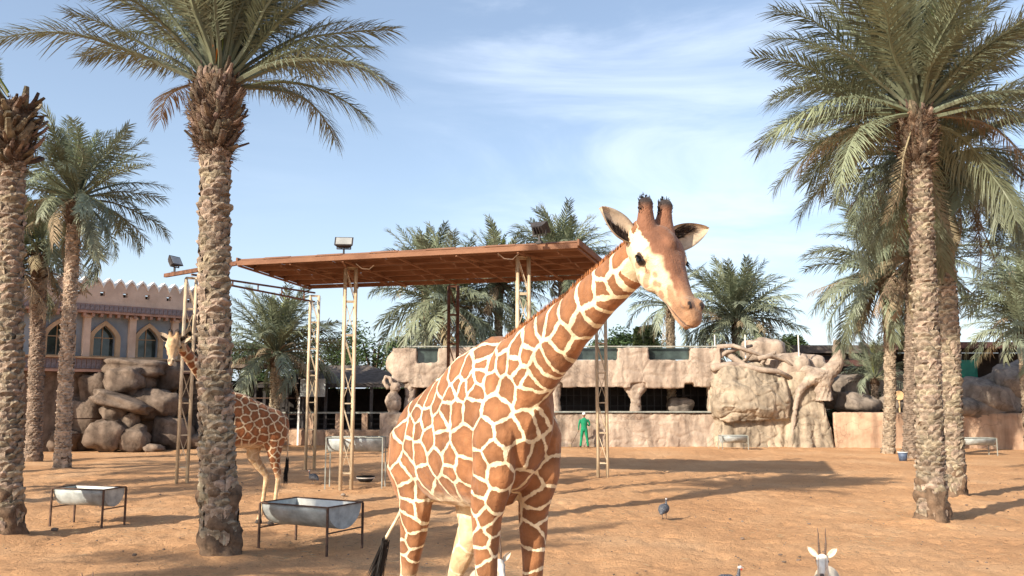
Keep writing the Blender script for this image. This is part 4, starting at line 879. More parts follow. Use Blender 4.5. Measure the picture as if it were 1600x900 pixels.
for u in pil: p = MB(); p.box((u, -.14, (ZS + 7.0) / 2 - .1), (.34, .26, 7.0 - ZS)); p.box((u, -.16, 6.78), (.44, .34, .12)); p.build('pillar', M['stucco_pink'], castle)
mb = MB(); mb.box(((U0 + U1) / 2, -.22, 6.99), (U1 - U0, .6, .10)); mb.build('red_cornice', M['stucco_red'], castle)
i = 0; u = U0 + .2
while u < U1 - .1: b = MB(); b.box((u, -.32, 6.85), (.13, .34, .17)); b.build('bracket', M['stucco_red'], castle); u += .42
for z0, z1, yo in ((7.05, 7.42, -.42), (4.05, 4.62, -.38)):
    mb = MB(); mb.box(((U0 + U1) / 2, yo + .3, (z0 + z1) / 2), (U1 - U0 + .1, .6, z1 - z0)); bo = mb.build('tiled_band', M['stucco_red'], castle); u = U0 + .12; zi = 0
    tm = MB(); tm.box((0, 0, 0), (.20, .04, (z1 - z0) * .82)); tme = tm.mesh('band_tile', M['tile_grey'])
    while u < U1 - .1:
        o = bpy.data.objects.new('band_tile', tme); COL.objects.link(o); o.parent = bo; o.location = (u, yo - .012, (z0 + z1) / 2); u += .235
mb = MB(); mb.box(((U0 + U1) / 2, -.3, 4.66), (U1 - U0 + .1, .55, .09)); mb.build('sill_ledge', M['stucco_tan'], castle)
mb = MB(); mb.box(((U0 + U1) / 2, -.05, 3.98), (U1 - U0 + .1, 1.3, .12)); mb.build('ledge', M['stucco_red'], castle)
# parapet with scalloped top and small square holes
mb = MB(); out = [(U0, 7.42)]; out2 = []; pitch = .575; nmer = int((U1 - U0) / pitch); caps = []
out = [(U0, 7.42), (U0 + nmer * pitch, 7.42)]
for i in range(nmer - 1, -1, -1):
    c_ = U0 + (i + .5) * pitch
    prof = [(.5, 0), (.40, .13), (.27, .27), (.10, .36), (0, .42), (-.10, .36), (-.27, .27), (-.40, .13)]
    if i == nmer - 1: out.append((c_ + .5 * pitch, 8.28))
    out += [(c_ + x * pitch, 8.28 + z) for x, z in prof[1:]]; out.append((c_ - .5 * pitch, 8.28)); caps.append([(c_ + x * pitch, 8.28 + z) for x, z in prof] + [(c_ - .5 * pitch, 8.28)])
hl = []
for i in range(1, nmer, 2): c_ = U0 + i * pitch; hl.append([(c_ - .12, 7.86), (c_ - .12, 8.1), (c_ + .12, 8.1), (c_ + .12, 7.86)])
plate(mb, out, hl, -.30, .02, I3); par = mb.build('parapet', M['stucco_pink'], castle)
for cp in caps:
    c = MB(); vs = []
    for y in (-.36, .08):
        for u, z in cp: vs.append((u, y, z + .004))
        for u, z in cp: vs.append((u, y, z + .13))
    n = len(cp); fs = []
    for i in range(n - 1): fs += [(i, i + 1, n + i + 1, n + i)[::-1], (2 * n + i, 2 * n + i + 1, 3 * n + i + 1, 3 * n + i), (n + i, n + i + 1, 3 * n + i + 1, 3 * n + i)[::-1], (i, i + 1, 2 * n + i + 1, 2 * n + i)]
    fs += [(0, n, 3 * n, 2 * n), (n - 1, 3 * n - 1, 4 * n - 1, 2 * n - 1)]
    c.add(vs, fs).build('merlon_cap', M['white_cap'], par)
mb = MB(); mb.box(((U0 + U1) / 2 - .3, .25, 7.93), (U1 - U0 - .8, .04, .3)); mb.build('parapet_back', M['dark'], par)
# lower storey: rough block wall, partly behind the rocks
mb = MB(); mb.box(((U0 + U1) / 2, .3, 1.9), (U1 - U0, .7, 4.0)); lw = mb.build('lower_wall', M['rock_brown'], castle)
bm_ = [MB().box((0, 0, 0), (.62, .16, .26)).mesh('stone_block', M['rock_brown']), MB().box((0, 0, 0), (.42, .2, .24)).mesh('stone_block', M['rock_brown']), MB().box((0, 0, 0), (.8, .14, .27)).mesh('stone_block', M['rock_brown'])]
for r_ in range(7):
    u = upx(262) + random.uniform(0, .3)
    while u < U1 - .3:
        o = bpy.data.objects.new('stone_block', bm_[random.randrange(3)]); COL.objects.link(o); o.parent = lw; o.location = (u, -.1 + random.uniform(-.04, .03), 2.1 + r_ * .275); o.rotation_euler = (random.uniform(-.05, .05), 0, random.uniform(-.05, .05)); u += .66

def rock_mesh(mb, c, r, seed, rot=0, tilt=0, rough=.28, nu=22, nv=14, sq=.75):
    """weathered boulder: a squashed, creased ball"""
    c = Vector(c); off = Vector((seed * 3.7, seed * 1.3, seed * 7.1)); m_ = Matrix.Rotation(rot, 3, 'Z') @ Matrix.Rotation(tilt, 3, 'Y'); k0 = len(mb.v); mb.ball((0, 0, 0), 1, nu, nv); vs = []
    for v in mb.v[k0:]:
        p = Vector(v); q = Vector([math.copysign(abs(t) ** sq, t) for t in p]); d = 1 + rough * noise.noise(p * 1.3 + off) + rough * .55 * noise.noise(p * 2.9 + off) - rough * .45 * abs(noise.noise(p * 2.1 + off * 2)) + rough * .2 * noise.noise(p * 7 + off)
        vs.append(tuple(c + m_ @ Vector((q.x * r[0], q.y * r[1], q.z * r[2])) * d))
    mb.v[k0:] = vs; return mb
def boulder(px, py, Y, rx, rz_, label, m_, ry=None, tilt=0, seed=0, group=None, rough=.28, name='boulder'):
    p = at(px, py, Y); mb = rock_mesh(MB(), (0, 0, 0), (rx, ry or rx * .9, rz_), seed, 0, tilt, rough); o = mb.build(name, m_, None, True); o.location = p; return tag(o, label, 'rock', group)
BL_ = [(196, 596, 44.2, .98, .72, 'large round brown boulder at the top of the rock pile under the arch windows', 0, 0), (193, 628, 43.6, 1.6, .36, 'long tilted slab rock below the top boulder of the pile', .30, 1), (179, 645, 43.3, .62, .5, 'small rounded rock right under the long slab at left', 0, 2),
       (167, 680, 42.8, .98, .82, 'big pale brown boulder standing on the sand behind the rail fence', 0, 3), (208, 686, 43.0, .80, .62, 'brown boulder on the sand beside the dark cave mouth', .1, 4), (201, 658, 43.4, .5, .45, 'small rock wedged between the slab and the lower boulders', 0, 5),
       (226, 598, 45, .6, .5, 'small boulder right of the top boulder', 0, 6), (246, 632, 45.0, 1.35, .8, 'broad dark rock overhanging the cave mouth', .12, 7), (268, 678, 44.8, 1.0, 1.0, 'tall rock on the right side of the cave mouth', 0, 8), (150, 610, 44.6, .8, 1.0, 'upright brown rock under the left end of the windows', 0, 9),
       (130, 660, 44.4, 1.0, 1.5, 'tall rock face behind the rail fence', 0, 10), (213, 575, 45.6, 1.8, .5, 'wide flat dark rock just below the window ledge', .05, 11), (310, 690, 45.6, 1.2, .5, 'low brown rock right of the left shelter tower', 0, 12), (150, 560, 46, .9, .6, 'rock tucked under the window band at left', 0, 13), (262, 590, 46.4, .8, .8, 'pale brown rock above the cave, beside the stone blocks', 0, 14), (240, 700, 42.8, .5, .2, 'small low rock on the sand at the cave mouth', 0, 15), (350, 680, 46.8, 1.6, .9, 'brown rock at the right end of the castle style building', 0, 16), (100, 690, 43.4, .7, .6, 'low rock at the foot of the leaning palm', 0, 17)]
for px, py, Y, rx, rz_, lb, tl, sd in BL_: boulder(px, py, Y, rx, rz_, lb, M['rock_brown'], tilt=tl, seed=sd + 3, group='brown rocks piled under the castle style building')
# rail fence before the rocks
q0, q1, q2 = gp(108, 707), gp(160, 706), gp(192, 702); rf = thing('rail_fence', 'simple dark metal rail fence before the brown rocks at left', 'fence', tuple(q0))
for q in (q0, q1, q2): m_ = MB(); m_.bar(q - q0 + Vector((0, 0, -.05)), q - q0 + Vector((0, 0, 1.62)), .07); m_.build('post', M['rust'], rf)
for z in (1.6, .85): m_ = MB(); m_.bar(Vector((0, 0, z)), q2 - q0 + Vector((0, 0, z)), .055); m_.build('rail', M['rust'], rf)

# ------------------------------------------------------------ rock wall shelter (long artificial rock structure)
def rocky(parts, voxel, amp, name, m_, parent=None, sc_=1.1, smooth=2, seed=0, strata=0.0):
    mb = MB()
    for p in parts: p(mb)
    me = remesh(mb, voxel, smooth); V = coords(me); N_ = normals(me); off = Vector((seed * 5.1, 3.3, 1.7)); d = np.empty(len(V))
    for i, p in enumerate(V):
        q = Vector(p) + off; c1 = abs(noise.noise(q * sc_ * 1.2)); c2 = abs(noise.noise(Vector((q.x * 1.6 + q.z * .5, q.y * 1.6, q.z * .7 - q.x * .3)) * sc_)); a_ = noise.noise(q * sc_) * .8 + noise.noise(q * sc_ * 2.7) * .4 - max(0, .10 - c1) * 9 - max(0, .07 - c2) * 9 + noise.noise(q * sc_ * 7) * .22 + .35 * noise.cell(q * sc_ * 1.1)
        if strata: a_ += strata * noise.noise(Vector((q.x * 3.2, q.y * 3.2, q.z * .5)))
        d[i] = a_ * amp
    V = V + N_ * d[:, None]; me.vertices.foreach_set('co', V.astype(np.float32).ravel()); me.update(); me.materials.append(m_); return link(name, me, parent)
YW = 47.4
def wx(px, Y=YW): return at(px, 622, Y).x
def wz(py, Y=YW): return at(800, py, Y).z
grotto = thing('rock_wall_building', 'long pale artificial rock structure with dark openings and glass notches behind the giraffe', 'building', (wx(950), YW, 0))
def G(o): o.parent = grotto; o.matrix_parent_inverse = Matrix.Translation(-grotto.location); return o
def bx(x0, x1, z0, z1, y0=0, y1=.7): return lambda mb: mb.box(((x0 + x1) / 2, YW + (y0 + y1) / 2, (z0 + z1) / 2), (x1 - x0, y1 - y0, z1 - z0))
ztop, zmid, zlow = wz(543), wz(598), wz(645)
def yoff(px): return 0
# low front wall (from the figure rock to the big rock)
G(rocky([bx(wx(600), wx(1122), -.3, zlow, 0, .6)], .065, .055, 'front_wall', M['rockwall'], None, .9, 1, 1, .5))
mb = MB(); mb.box(((wx(690) + wx(1118)) / 2, YW + .25, zlow + .05), (wx(1118) - wx(690), .75, .07)); G(mb.build('metal_capping', M['olive_wood']))
# upper parapet with notches
def upper(mb):
    segs = [(612, 650, 543), (650, 684, 567), (684, 735, 543), (735, 765, 567), (765, 900, 543), (900, 966, 562), (966, 1014, 543), (1014, 1080, 562), (1080, 1128, 543)]
    for a_, b_, t_ in segs: mb.box(((wx(a_) + wx(b_)) / 2, YW + .25, (wz(t_) + zmid) / 2), (wx(b_) - wx(a_) + .02, .75, wz(t_) - zmid))
    mb.ball((wx(626), YW + .25, (ztop + zmid) / 2 + .1), (.9, .4, .85), 14, 10)
    for a_, b_, dz in ((640, 700, .18), (880, 985, .15), (1010, 1070, .2), (1085, 1110, .14)): mb.box(((wx(a_) + wx(b_)) / 2, YW + .2, zmid - dz / 2), (wx(b_) - wx(a_), .6, dz + .2))
G(rocky([upper], .065, .05, 'parapet', M['rockwall'], None, .8, 1, 2, .6))
for a_, b_, t_ in ((650, 684, 567), (735, 765, 567), (900, 966, 562), (1014, 1080, 562)):
    g = MB(); g.box(((wx(a_) + wx(b_)) / 2, YW + .3, (wz(t_) + ztop) / 2), (wx(b_) - wx(a_), .03, ztop - wz(t_) - .02)); G(g.build('glass_panel', M['window_glass']))
mb = MB(); mb.bar((wx(625), YW + .05, ztop + .06), (wx(1128), YW + .05, ztop + .06), .09, .07); G(mb.build('top_rail', M['olive_wood']))
for px in (1120, 1168, 1252): mb = MB(); mb.bar((wx(px), YW + .1, ztop - .6), (wx(px), YW + .1, wz(523)), .05); G(mb.build('rail_post', M['white_cap']))
# tapered rock posts between front wall and parapet
def post(px, wt, wb, name='rock_post', lean=0, ybk=.25):
    def f(mb): mb.loft([((wx(px) + lean, YW + ybk, zlow - .1), wb / 2, .28), ((wx(px), YW + ybk, (zlow + zmid) / 2), wb / 2 * .85, .26), ((wx(px), YW + ybk, zmid - .35), wt / 2 * .75, .28), ((wx(px), YW + ybk, zmid + .25), wt / 2 * 1.1, .3)], 12, up=(0, 1, 0))
    G(rocky([f], .07, .06, name, M['rockwall'], None, 1.4, 1, px))
post(994, 1.7, .7); post(1118, 1.1, .9, lean=.1); post(640, .9, .75); post(866, 1.2, .8); post(760, 1.2, .8)
# sitting figure like rock at the left end
def fig(mb):
    mb.ball((wx(616), YW - .3, zlow + .55), (.45, .35, .62), 12, 9); mb.ball((wx(619), YW - .3, zlow + 1.35), (.28, .25, .3), 12, 9); mb.tube([(wx(608), YW - .3, zlow + 1.3), (wx(600), YW - .3, zlow + 1.65), (wx(603), YW - .3, zlow + 1.95), (wx(611), YW - .3, zlow + 1.85), (wx(612), YW - .3, zlow + 1.6)], .11, 8)
    mb.box((wx(618), YW - .25, zlow / 2), (1.5, .8, zlow))
o = rocky([fig], .06, .05, 'carved_rock', M['rockwall'], None, 1.6, 1, 5); tag(o, 'curled carved rock standing at the left end of the long rock wall', 'rock')
# dark room behind the openings
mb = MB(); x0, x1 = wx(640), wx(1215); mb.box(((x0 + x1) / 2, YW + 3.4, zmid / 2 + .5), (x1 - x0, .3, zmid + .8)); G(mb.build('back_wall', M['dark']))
mb = MB(); mb.box(((x0 + x1) / 2, YW + 2.1, zmid + .1), (x1 - x0, 3.1, .3)); G(mb.build('floor_slab', M['rockwall']))
mb = MB(); mb.box((x1, YW + 2.0, zmid / 2), (.3, 2.8, zmid)); mb.box((x0, YW + 2.0, zmid / 2), (.3, 2.8, zmid)); G(mb.build('end_wall', M['rockwall']))
u = x0 + .3; k_ = 0
while u < x1 - .2: m_ = MB(); m_.bar((u, YW + 2.6, .2), (u, YW + 2.6, zmid), .045 if k_ % 6 else .12); G(m_.build('grille_bar', M['dark_metal'])); u += .42; k_ += 1
for z in (zlow + .35, zlow + .95): m_ = MB(); m_.bar((x0, YW + 2.56, z), (x1, YW + 2.56, z), .05); G(m_.build('grille_rail', M['dark_metal']))
for px in (1062,): boulder(px, 634, YW + 1.8, .8, .5, {900: 'rock inside the dark opening behind the giraffe chest', 1062: 'dim rock inside the opening left of the big ochre rock', 960: 'dim rock inside the dark opening behind the lattice tower'}[px], M['rock_grey'], seed=px)
# big ochre rock block with overhanging ledge
def crag(mb):
    mb.loft([((wx(1170), YW + .5, -.3), 2.05, 1.0), ((wx(1170), YW + .5, zlow - .25), 1.95, .85), ((wx(1168), YW + .35, zlow + .1), 2.0, 1.15), ((wx(1166), YW + .3, zmid - .2), 2.0, 1.15), ((wx(1166), YW + .6, wz(585)), 1.75, .9), ((wx(1166), YW + .8, wz(572)), 1.2, .6)], 20, up=(0, 1, 0), power=4.5)
    mb.loft([((wx(1158), YW - .05, zlow + .02), 1.45, .85), ((wx(1158), YW - .25, zlow + .30), 1.62, 1.0), ((wx(1160), YW - .1, zlow + 1.1), 1.6, .95), ((wx(1164), YW + .2, zmid + .35), 1.5, .8), ((wx(1164), YW + .4, zmid + .8), 1.2, .6)], 20, up=(0, 1, 0), power=5)
    mb.loft([((wx(1212), YW - .1, zlow - .35), .6, .6), ((wx(1212), YW - .2, zlow + .6), .7, .7), ((wx(1210), YW + .1, zmid + .2), .6, .6)], 14, up=(0, 1, 0), power=3)
    mb.loft([((wx(1258), YW + .1, -.3), 1.45, .85), ((wx(1256), YW + .1, 1.0), 1.2, .7), ((wx(1254), YW + .1, 2.2), 1.05, .62), ((wx(1252), YW + .2, 3.2), .95, .6), ((wx(1250), YW + .3, wz(580)), .9, .55)], 18, up=(0, 1, 0), power=2.6)
    for dx, r_ in ((-.75, .28), (-.2, .34), (.4, .26), (.85, .3)): mb.tube([(wx(1258) + dx * 1.25, YW - .55, -.3), (wx(1258) + dx, YW - .35, 1.1), (wx(1258) + dx * .8, YW - .2, 2.4), (wx(1262) + dx * .5, YW - .1, 3.4)], [r_ * 1.3, r_, r_ * .8, r_ * .7], 9)
o = rocky([crag], .06, .085, 'ochre_crag', M['rock_ochre'], None, .95, 1, 7, .6); tag(o, 'massive ochre rock block with a dark overhang at the right end of the long wall', 'rock')
# forked stump on top of it and the driftwood
def stump(mb):
    P3 = lambda px, py, dy=0: at(px, py, YW + dy)
    mb.tube([P3(1285, 625, -.1), P3(1284, 600, -.2), P3(1292, 585, -.2), P3(1305, 572, -.2), P3(1312, 556, -.2), P3(1308, 545, -.2), P3(1308, 531, -.2)], [.62, .5, .46, .42, .34, .27, .20], 12)
    mb.tube([P3(1294, 588, -.25), P3(1278, 588, -.35), P3(1262, 596, -.4), P3(1248, 612, -.5), P3(1242, 640, -.55), P3(1237, 690, -.6)], [.40, .42, .30, .2, .14, .1], 10)
    mb.tube([P3(1278, 585, -.2), P3(1258, 578, -.1), P3(1240, 583, .0)], [.35, .3, .2], 10)
o = rocky([stump], .05, .045, 'tree_stump', M['driftwood'], None, 2.4, 2, 3, .4); tag(o, 'forked artificial tree stump with a raised branch on top of the rock', 'tree stump')
BR = [[(1112, 575), (1140, 570), (1165, 572), (1190, 578), (1215, 580), (1235, 590)], [(1112, 545), (1135, 552), (1150, 562), (1170, 575), (1200, 585)], [(1120, 542), (1145, 540), (1170, 548), (1190, 556), (1215, 560)], [(1115, 565), (1135, 550), (1155, 545), (1175, 540)], [(1160, 545), (1175, 552), (1165, 563), (1150, 570)], [(1185, 560), (1205, 556), (1225, 562), (1238, 572)], [(1225, 590), (1205, 586), (1185, 588), (1172, 594)], [(1190, 570), (1198, 556), (1212, 551)], [(1112, 555), (1130, 566), (1150, 580)]]
for i, ln in enumerate(BR):
    def f(mb, ln=ln, i=i): mb.tube([at(x, y, YW - .3 + .14 * ((i * 3) % 5) + .25 * math.sin(k_ * 1.3 + i)) for k_, (x, y) in enumerate(ln)], [(.21 if i < 2 or i == 6 else .13) * (1 - .5 * k_ / len(ln)) for k_ in range(len(ln))], 8)
    if i == 0: dw = thing('driftwood_tangle', 'tangle of grey twisted driftwood branches lying on the rock wall', 'driftwood', tuple(at(1170, 590, YW)))
    mb = MB(); f(mb); o = mb.build('branch', M['driftwood'], None, True); o.parent = dw; o.matrix_parent_inverse = Matrix.Translation(-dw.location)
boulder(1192, 548, YW + 2.5, 1.25, .75, 'pale rounded rock above the driftwood branches', M['rockwall'], seed=31, group=None, rough=.2); boulder(1236, 575, YW + .6, 1.0, .8, 'creamy rock hump between driftwood and the forked stump', M['rockwall'], seed=32, rough=.2)
boulder(1262, 578, YW + 1.6, 1.0, .85, 'pale rock with upright grooves just left of the forked stump', M['rockwall'], seed=33, rough=.2); boulder(1213, 570, YW + 1.2, .9, .6, 'creamy rock behind the driftwood branches', M['rockwall'], seed=34, rough=.25)

# ------------------------------------------------------------ low walls, fences and huts behind
def lowwall(px0, px1, Y0, Y1, h, label, m_, name='low_wall', th=.35, seed=0, amp=.03):
    a_, b_ = at(px0, 622, Y0), at(px1, 622, Y1); a_.z = b_.z = 0
    o = rocky([lambda mb: mb.bar(Vector((a_.x, a_.y, h / 2 - .1)), Vector((b_.x, b_.y, h / 2 - .1)), th, h + .2)], .09, amp, name, m_, None, .8, 1, seed); return tag(o, label, 'wall')
lowwall(1300, 1700, 47.0, 44.5, 1.85, 'long low orange wall at right behind the pale slender palm', M['rockwall_warm'], seed=4)
lowwall(440, 606, 49, 49, .85, 'low sunlit sand coloured kerb wall behind the shelter towers', M['rockwall_warm'], seed=6)
lw_ = thing('post_fence', 'low fence of square posts with a pale top rail behind the shelter towers', 'fence', tuple(gp(520, 676)))
for px in (445, 487, 530, 571, 606):
    p = at(px, 622, 49.1); m_ = MB(); m_.box((p.x - lw_.location.x, 49.1 - lw_.location.y, .9), (.32, .3, 1.7)); m_.build('post', M['rockwall_warm'], lw_)
a_, b_ = at(440, 622, 49.1).x - lw_.location.x, at(608, 622, 49.1).x - lw_.location.x
m_ = MB(); m_.bar((a_, 49.1 - lw_.location.y, 1.78), (b_, 49.1 - lw_.location.y, 1.78), .14, .1); m_.build('top_rail', M['olive_wood'], lw_)
# gazebo
gz = at(545, 622, 53); g = thing('gazebo', 'dark open gazebo with a low grey brown hipped roof beyond the shelter', 'gazebo', (gz.x, 53, 0))
gw, gd, ze, za = 4.6, 3.6, wz(601, 53), wz(580, 53)
m_ = MB(); vs = [(-gw, -gd, ze), (gw, -gd, ze), (gw, gd, ze), (-gw, gd, ze), (-1.2, 0, za + .35), (1.2, 0, za + .35)]; m_.add(vs, [(0, 1, 5, 4), (1, 2, 5), (2, 3, 4, 5), (3, 0, 4), (3, 2, 1, 0)]); m_.build('roof', M['thatch'], g)
m_ = MB(); m_.box((0, -gd + .1, ze - .12), (2 * gw - .1, .12, .2)); m_.build('eave_board', M['dark_metal'], g)
for x in (-4.2, -3.1, -1.9, -.7, .6, 1.9, 3.1, 4.2): m_ = MB(); m_.box((x, -gd + .35, ze / 2 - .05), (.16, .16, ze - .12)); m_.build('post', M['dark_metal'], g)
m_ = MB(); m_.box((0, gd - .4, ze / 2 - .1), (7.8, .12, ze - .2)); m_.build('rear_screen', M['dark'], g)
for i in range(5): m_ = MB(); m_.bar((-4.2, -gd + .3, .3 + i * .28), (4.2, -gd + .3, .3 + i * .28), .04); m_.build('rail', M['dark_metal'], g)
# dark pergola frames left of the gazebo
pg_ = at(415, 622, 50); g = thing('dark_frame_hut', 'dark hut with open metal frames between the castle style building and the low palm', 'hut', (pg_.x, 50, 0))
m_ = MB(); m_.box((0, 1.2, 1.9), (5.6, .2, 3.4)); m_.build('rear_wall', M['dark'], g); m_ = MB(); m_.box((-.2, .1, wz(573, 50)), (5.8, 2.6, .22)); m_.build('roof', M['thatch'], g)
for x in (-2.7, -1.9, -1.1, -.3, .6, 1.5, 2.4): m_ = MB(); m_.box((x, -1.0, 1.9), (.12, .12, 3.6)); m_.build('post', M['dark_metal'], g)
for z in (.9, 1.7, 2.6): m_ = MB(); m_.bar((-2.7, -1.05, z), (2.5, -1.05, z), .06); m_.build('crossbar', M['rust'], g)
p = at(477, 622, 48.6); s_ = thing('sign_panel', 'grey framed panel on a pale post beside the left rear tower', 'sign', (p.x - .1, 48.6, 0))
m_ = MB(); m_.box((.45, 0, wz(620, 48.6) + .5), (1.5, .06, 1.0)); m_.build('panel', M['galv'], s_); m_ = MB(); m_.bar((-.25, .02, 0), (-.25, .02, wz(590, 48.6)), .1); m_.build('post', M['white_cap'], s_)
# long dark fence closing the view between castle building and rock wall
fn = thing('dark_lattice_fence', 'tall dark metal fence running behind the gazebo and huts', 'fence', (at(500, 622, 57).x, 57, 0))
x0, x1 = at(360, 622, 57).x - fn.location.x, at(680, 622, 57).x - fn.location.x; x = x0; pm = MB().bar((0, 0, 0), (0, 0, 3.0), .06).mesh('fence_post', M['dark_metal'])
while x < x1: o = bpy.data.objects.new('fence_post', pm); COL.objects.link(o); o.parent = fn; o.location = (x, 0, 0); x += .45
for z in (.4, 1.4, 2.4, 2.95): m_ = MB(); m_.bar((x0, 0, z), (x1, 0, z), .06); m_.build('rail', M['dark_metal'], fn)
mb = MB(); random.seed(5)
def hedge(px0, px1, Y, h, label, m_, n, seed):
    rn = random.Random(seed); mb = MB(); a_, b_ = at(px0, 622, Y).x, at(px1, 622, Y).x; cx = (a_ + b_) / 2
    for _ in range(n):
        x = rn.uniform(a_, b_); hh = h * (.72 + .28 * noise.noise(Vector((x * .5, seed, 0))) + .12 * noise.noise(Vector((x * 1.7, seed, 3)))); q = Vector((x - cx, rn.gauss(0, .7), rn.random() ** .8 * hh)); d = Vector((rn.uniform(-1, 1), rn.uniform(-1, 1), rn.uniform(-.6, .8))).normalized() * rn.uniform(.12, .26); e = d.cross(Vector((rn.uniform(-1, 1), rn.uniform(-1, 1), rn.uniform(-1, 1)))).normalized() * .07
        mb.add([q - d, q + e, q + d, q - e], [(0, 1, 2, 3)])
    o = mb.build('hedge', m_); o.location = (cx, Y, 0); tag(o, label, 'hedge', kind='stuff')
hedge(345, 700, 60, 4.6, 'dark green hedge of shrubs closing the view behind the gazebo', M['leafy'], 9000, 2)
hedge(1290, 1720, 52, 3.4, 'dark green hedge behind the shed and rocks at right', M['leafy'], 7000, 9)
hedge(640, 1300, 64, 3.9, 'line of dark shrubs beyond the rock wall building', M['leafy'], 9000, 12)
# dark shed at right with the red brown roof edge
sh = thing('dark_shed', 'long dark open shed with a flat red brown roof at the right', 'shed', (at(1560, 622, 50).x, 50, 0)); zs_ = wz(536, 50)
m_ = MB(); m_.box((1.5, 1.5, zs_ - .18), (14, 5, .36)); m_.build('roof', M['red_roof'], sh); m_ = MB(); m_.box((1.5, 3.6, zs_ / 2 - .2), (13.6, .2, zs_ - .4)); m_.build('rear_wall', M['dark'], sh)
for x in (-4.6, -2.4, .0, 2.4, 4.8, 7): m_ = MB(); m_.box((x, -.6, zs_ / 2 - .2), (.2, .2, zs_ - .36)); m_.build('post', M['dark_metal'], sh)
for z in (1.9, 2.6): m_ = MB(); m_.bar((-4.6, -.62, z), (8, -.62, z), .07); m_.build('rail', M['dark_metal'], sh)
sh2 = thing('brown_shed', 'low brown shed roof seen over the rocks left of the slender palm', 'shed', (at(1310, 622, 56).x, 56, 0)); z2 = wz(540, 56)
m_ = MB(); m_.box((0, 1.5, z2 - .25), (7.6, 4, .5)); m_.build('roof', M['thatch'], sh2); m_ = MB(); m_.box((0, 1.2, z2 / 2 - .3), (7.3, 2.6, z2 - .7)); m_.build('wall', M['dark'], sh2); m_ = MB(); m_.box((0, -.55, z2 - 1.15), (7.5, .12, .4)); m_.build('fascia', M['red_roof'], sh2)
p = at(1512, 590, 47.2); o = MB().box((0, 0, 0), (.9, .08, 1.9)).box((-.5, .02, .0), (.06, .12, 2.1)).box((.5, .02, .0), (.06, .12, 2.1)).box((0, -.08, -1.0), (1.0, .3, .1)).build('green_panel', M['green_plastic']); o.location = p; tag(o, 'dark green upright panel between the right palm trunk and the shed', 'panel')
for px, py, Y, rx, rz_, lb, sd in ((1545, 620, 46.5, 1.5, .95, 'large grey rock leaning behind the orange wall', 41), (1585, 600, 46.8, 1.7, 1.1, 'big grey rock behind the orange wall at the right edge', 42), (1520, 640, 46.2, 1.4, .6, 'low grey rock lying on top of the orange wall at right', 43), (1340, 632, 48.5, 1.2, .6, 'grey rocks behind the orange wall left of the slender palm', 44), (1316, 615, 50, 1.4, 1.0, 'dark shaded rock beside the ochre crag', 45), (1400, 630, 48.6, 1.0, .6, 'rock behind the orange wall just right of the slender palm', 46)):
    boulder(px, py, Y, rx, rz_, lb, M['rock_grey'], seed=sd, group='grey rocks behind the orange wall', tilt=.2 * (sd % 3 - 1))
p = at(1405, 618, 47.6); o = MB().loft([((0, -.03, 0), .26, .26), ((0, .03, 0), .26, .26)], 20, up=(0, 0, 1)).box((0, .05, -.5), (.06, .05, 1.1)).build('round_sign', M['tan_disc']); o.location = p; tag(o, 'small round tan sign disc between the slender palm and the big pair', 'sign')

# ------------------------------------------------------------ small things on the sand
p = gp(1411, 720); bk = thing('bucket', 'small blue grey bucket on the sand beside the slender palm', 'bucket', tuple(p))
m_ = MB(); m_.loft([((0, 0, 0), .15, .15), ((0, 0, .17), .17, .17), ((0, 0, .36), .19, .19), ((0, 0, .36), .17, .17), ((0, 0, .06), .14, .14)], 18, up=(0, 1, 0)); m_.build('body', M['bucket'], bk, True)
m_ = MB(); m_.loft([((0, 0, .345), .205, .205), ((0, 0, .375), .205, .205), ((0, 0, .375), .188, .188), ((0, 0, .345), .188, .188)], 18, False, up=(0, 1, 0)); m_.build('rim', M['white_cap'], bk, True)
m_ = MB(); m_.tube([(.19 * math.cos(t), -.02 - .1 * math.sin(t), .36 - .05 * math.sin(t)) for t in [PI * i / 8 for i in range(9)]], .008, 5); m_.build('handle', M['dark_metal'], bk)
p = gp(571, 752); bw = thing('rubber_bowl', 'black round bowl with a pale rim under the tall legged trough', 'bowl', tuple(p)); m_ = MB(); m_.loft([((0, 0, .0), .2, .2), ((0, 0, .16), .30, .30), ((0, 0, .16), .27, .27), ((0, 0, .05), .18, .18)], 20, up=(0, 1, 0)); m_.build('body', M['black'], bw, True)
m_ = MB(); m_.loft([((0, 0, .10), .285, .285), ((0, 0, .135), .30, .30)], 20, False, up=(0, 1, 0)); m_.build('rim', M['white_cap'], bw, True)
for i, (px, py, s_, lb) in enumerate(((85, 829, .055, 'small dark clod beside the shadow of the near left trough'), (1160, 842, .03, 'small dark clod on the sand above the left guinea fowl'), (1248, 876, .03, 'small dark stone left of the gazelle'), (536, 774, .05, 'pale stone at the foot of the middle tower'), (1160, 815, .02, 'tiny pale pebble on the sand near the middle'), (210, 868, .03, 'dark clod on the sand left of the big palm'))):
    q = gp(px, py); o = rock_mesh(MB(), (0, 0, 0), (s_ * 1.3, s_, s_ * .7), i + 70).build('stone', M['rock_grey'] if 'pale' in lb else M['rock_brown'], None, True); o.location = q + Vector((0, 0, s_ * .3)); tag(o, lb, 'stone')
# droppings, twigs and pebbles scattered over the sand
rn = random.Random(3); mb = MB()
for _ in range(1500):
    x, y = rn.uniform(-14, 16), 8.5 + 24 * rn.random() ** 1.3
    s_ = rn.uniform(.006, .018) * (1.6 if rn.random() < .05 else 1); k0 = len(mb.v); mb.ball((x, y, rn.uniform(-.01, .02)), (s_ * rn.uniform(.8, 1.9), s_, s_ * .7), 5, 4)
tag(mb.build('droppings_and_pebbles', M['rock_brown']), 'dark droppings and pebbles scattered over the sand', 'pebbles', kind='stuff')

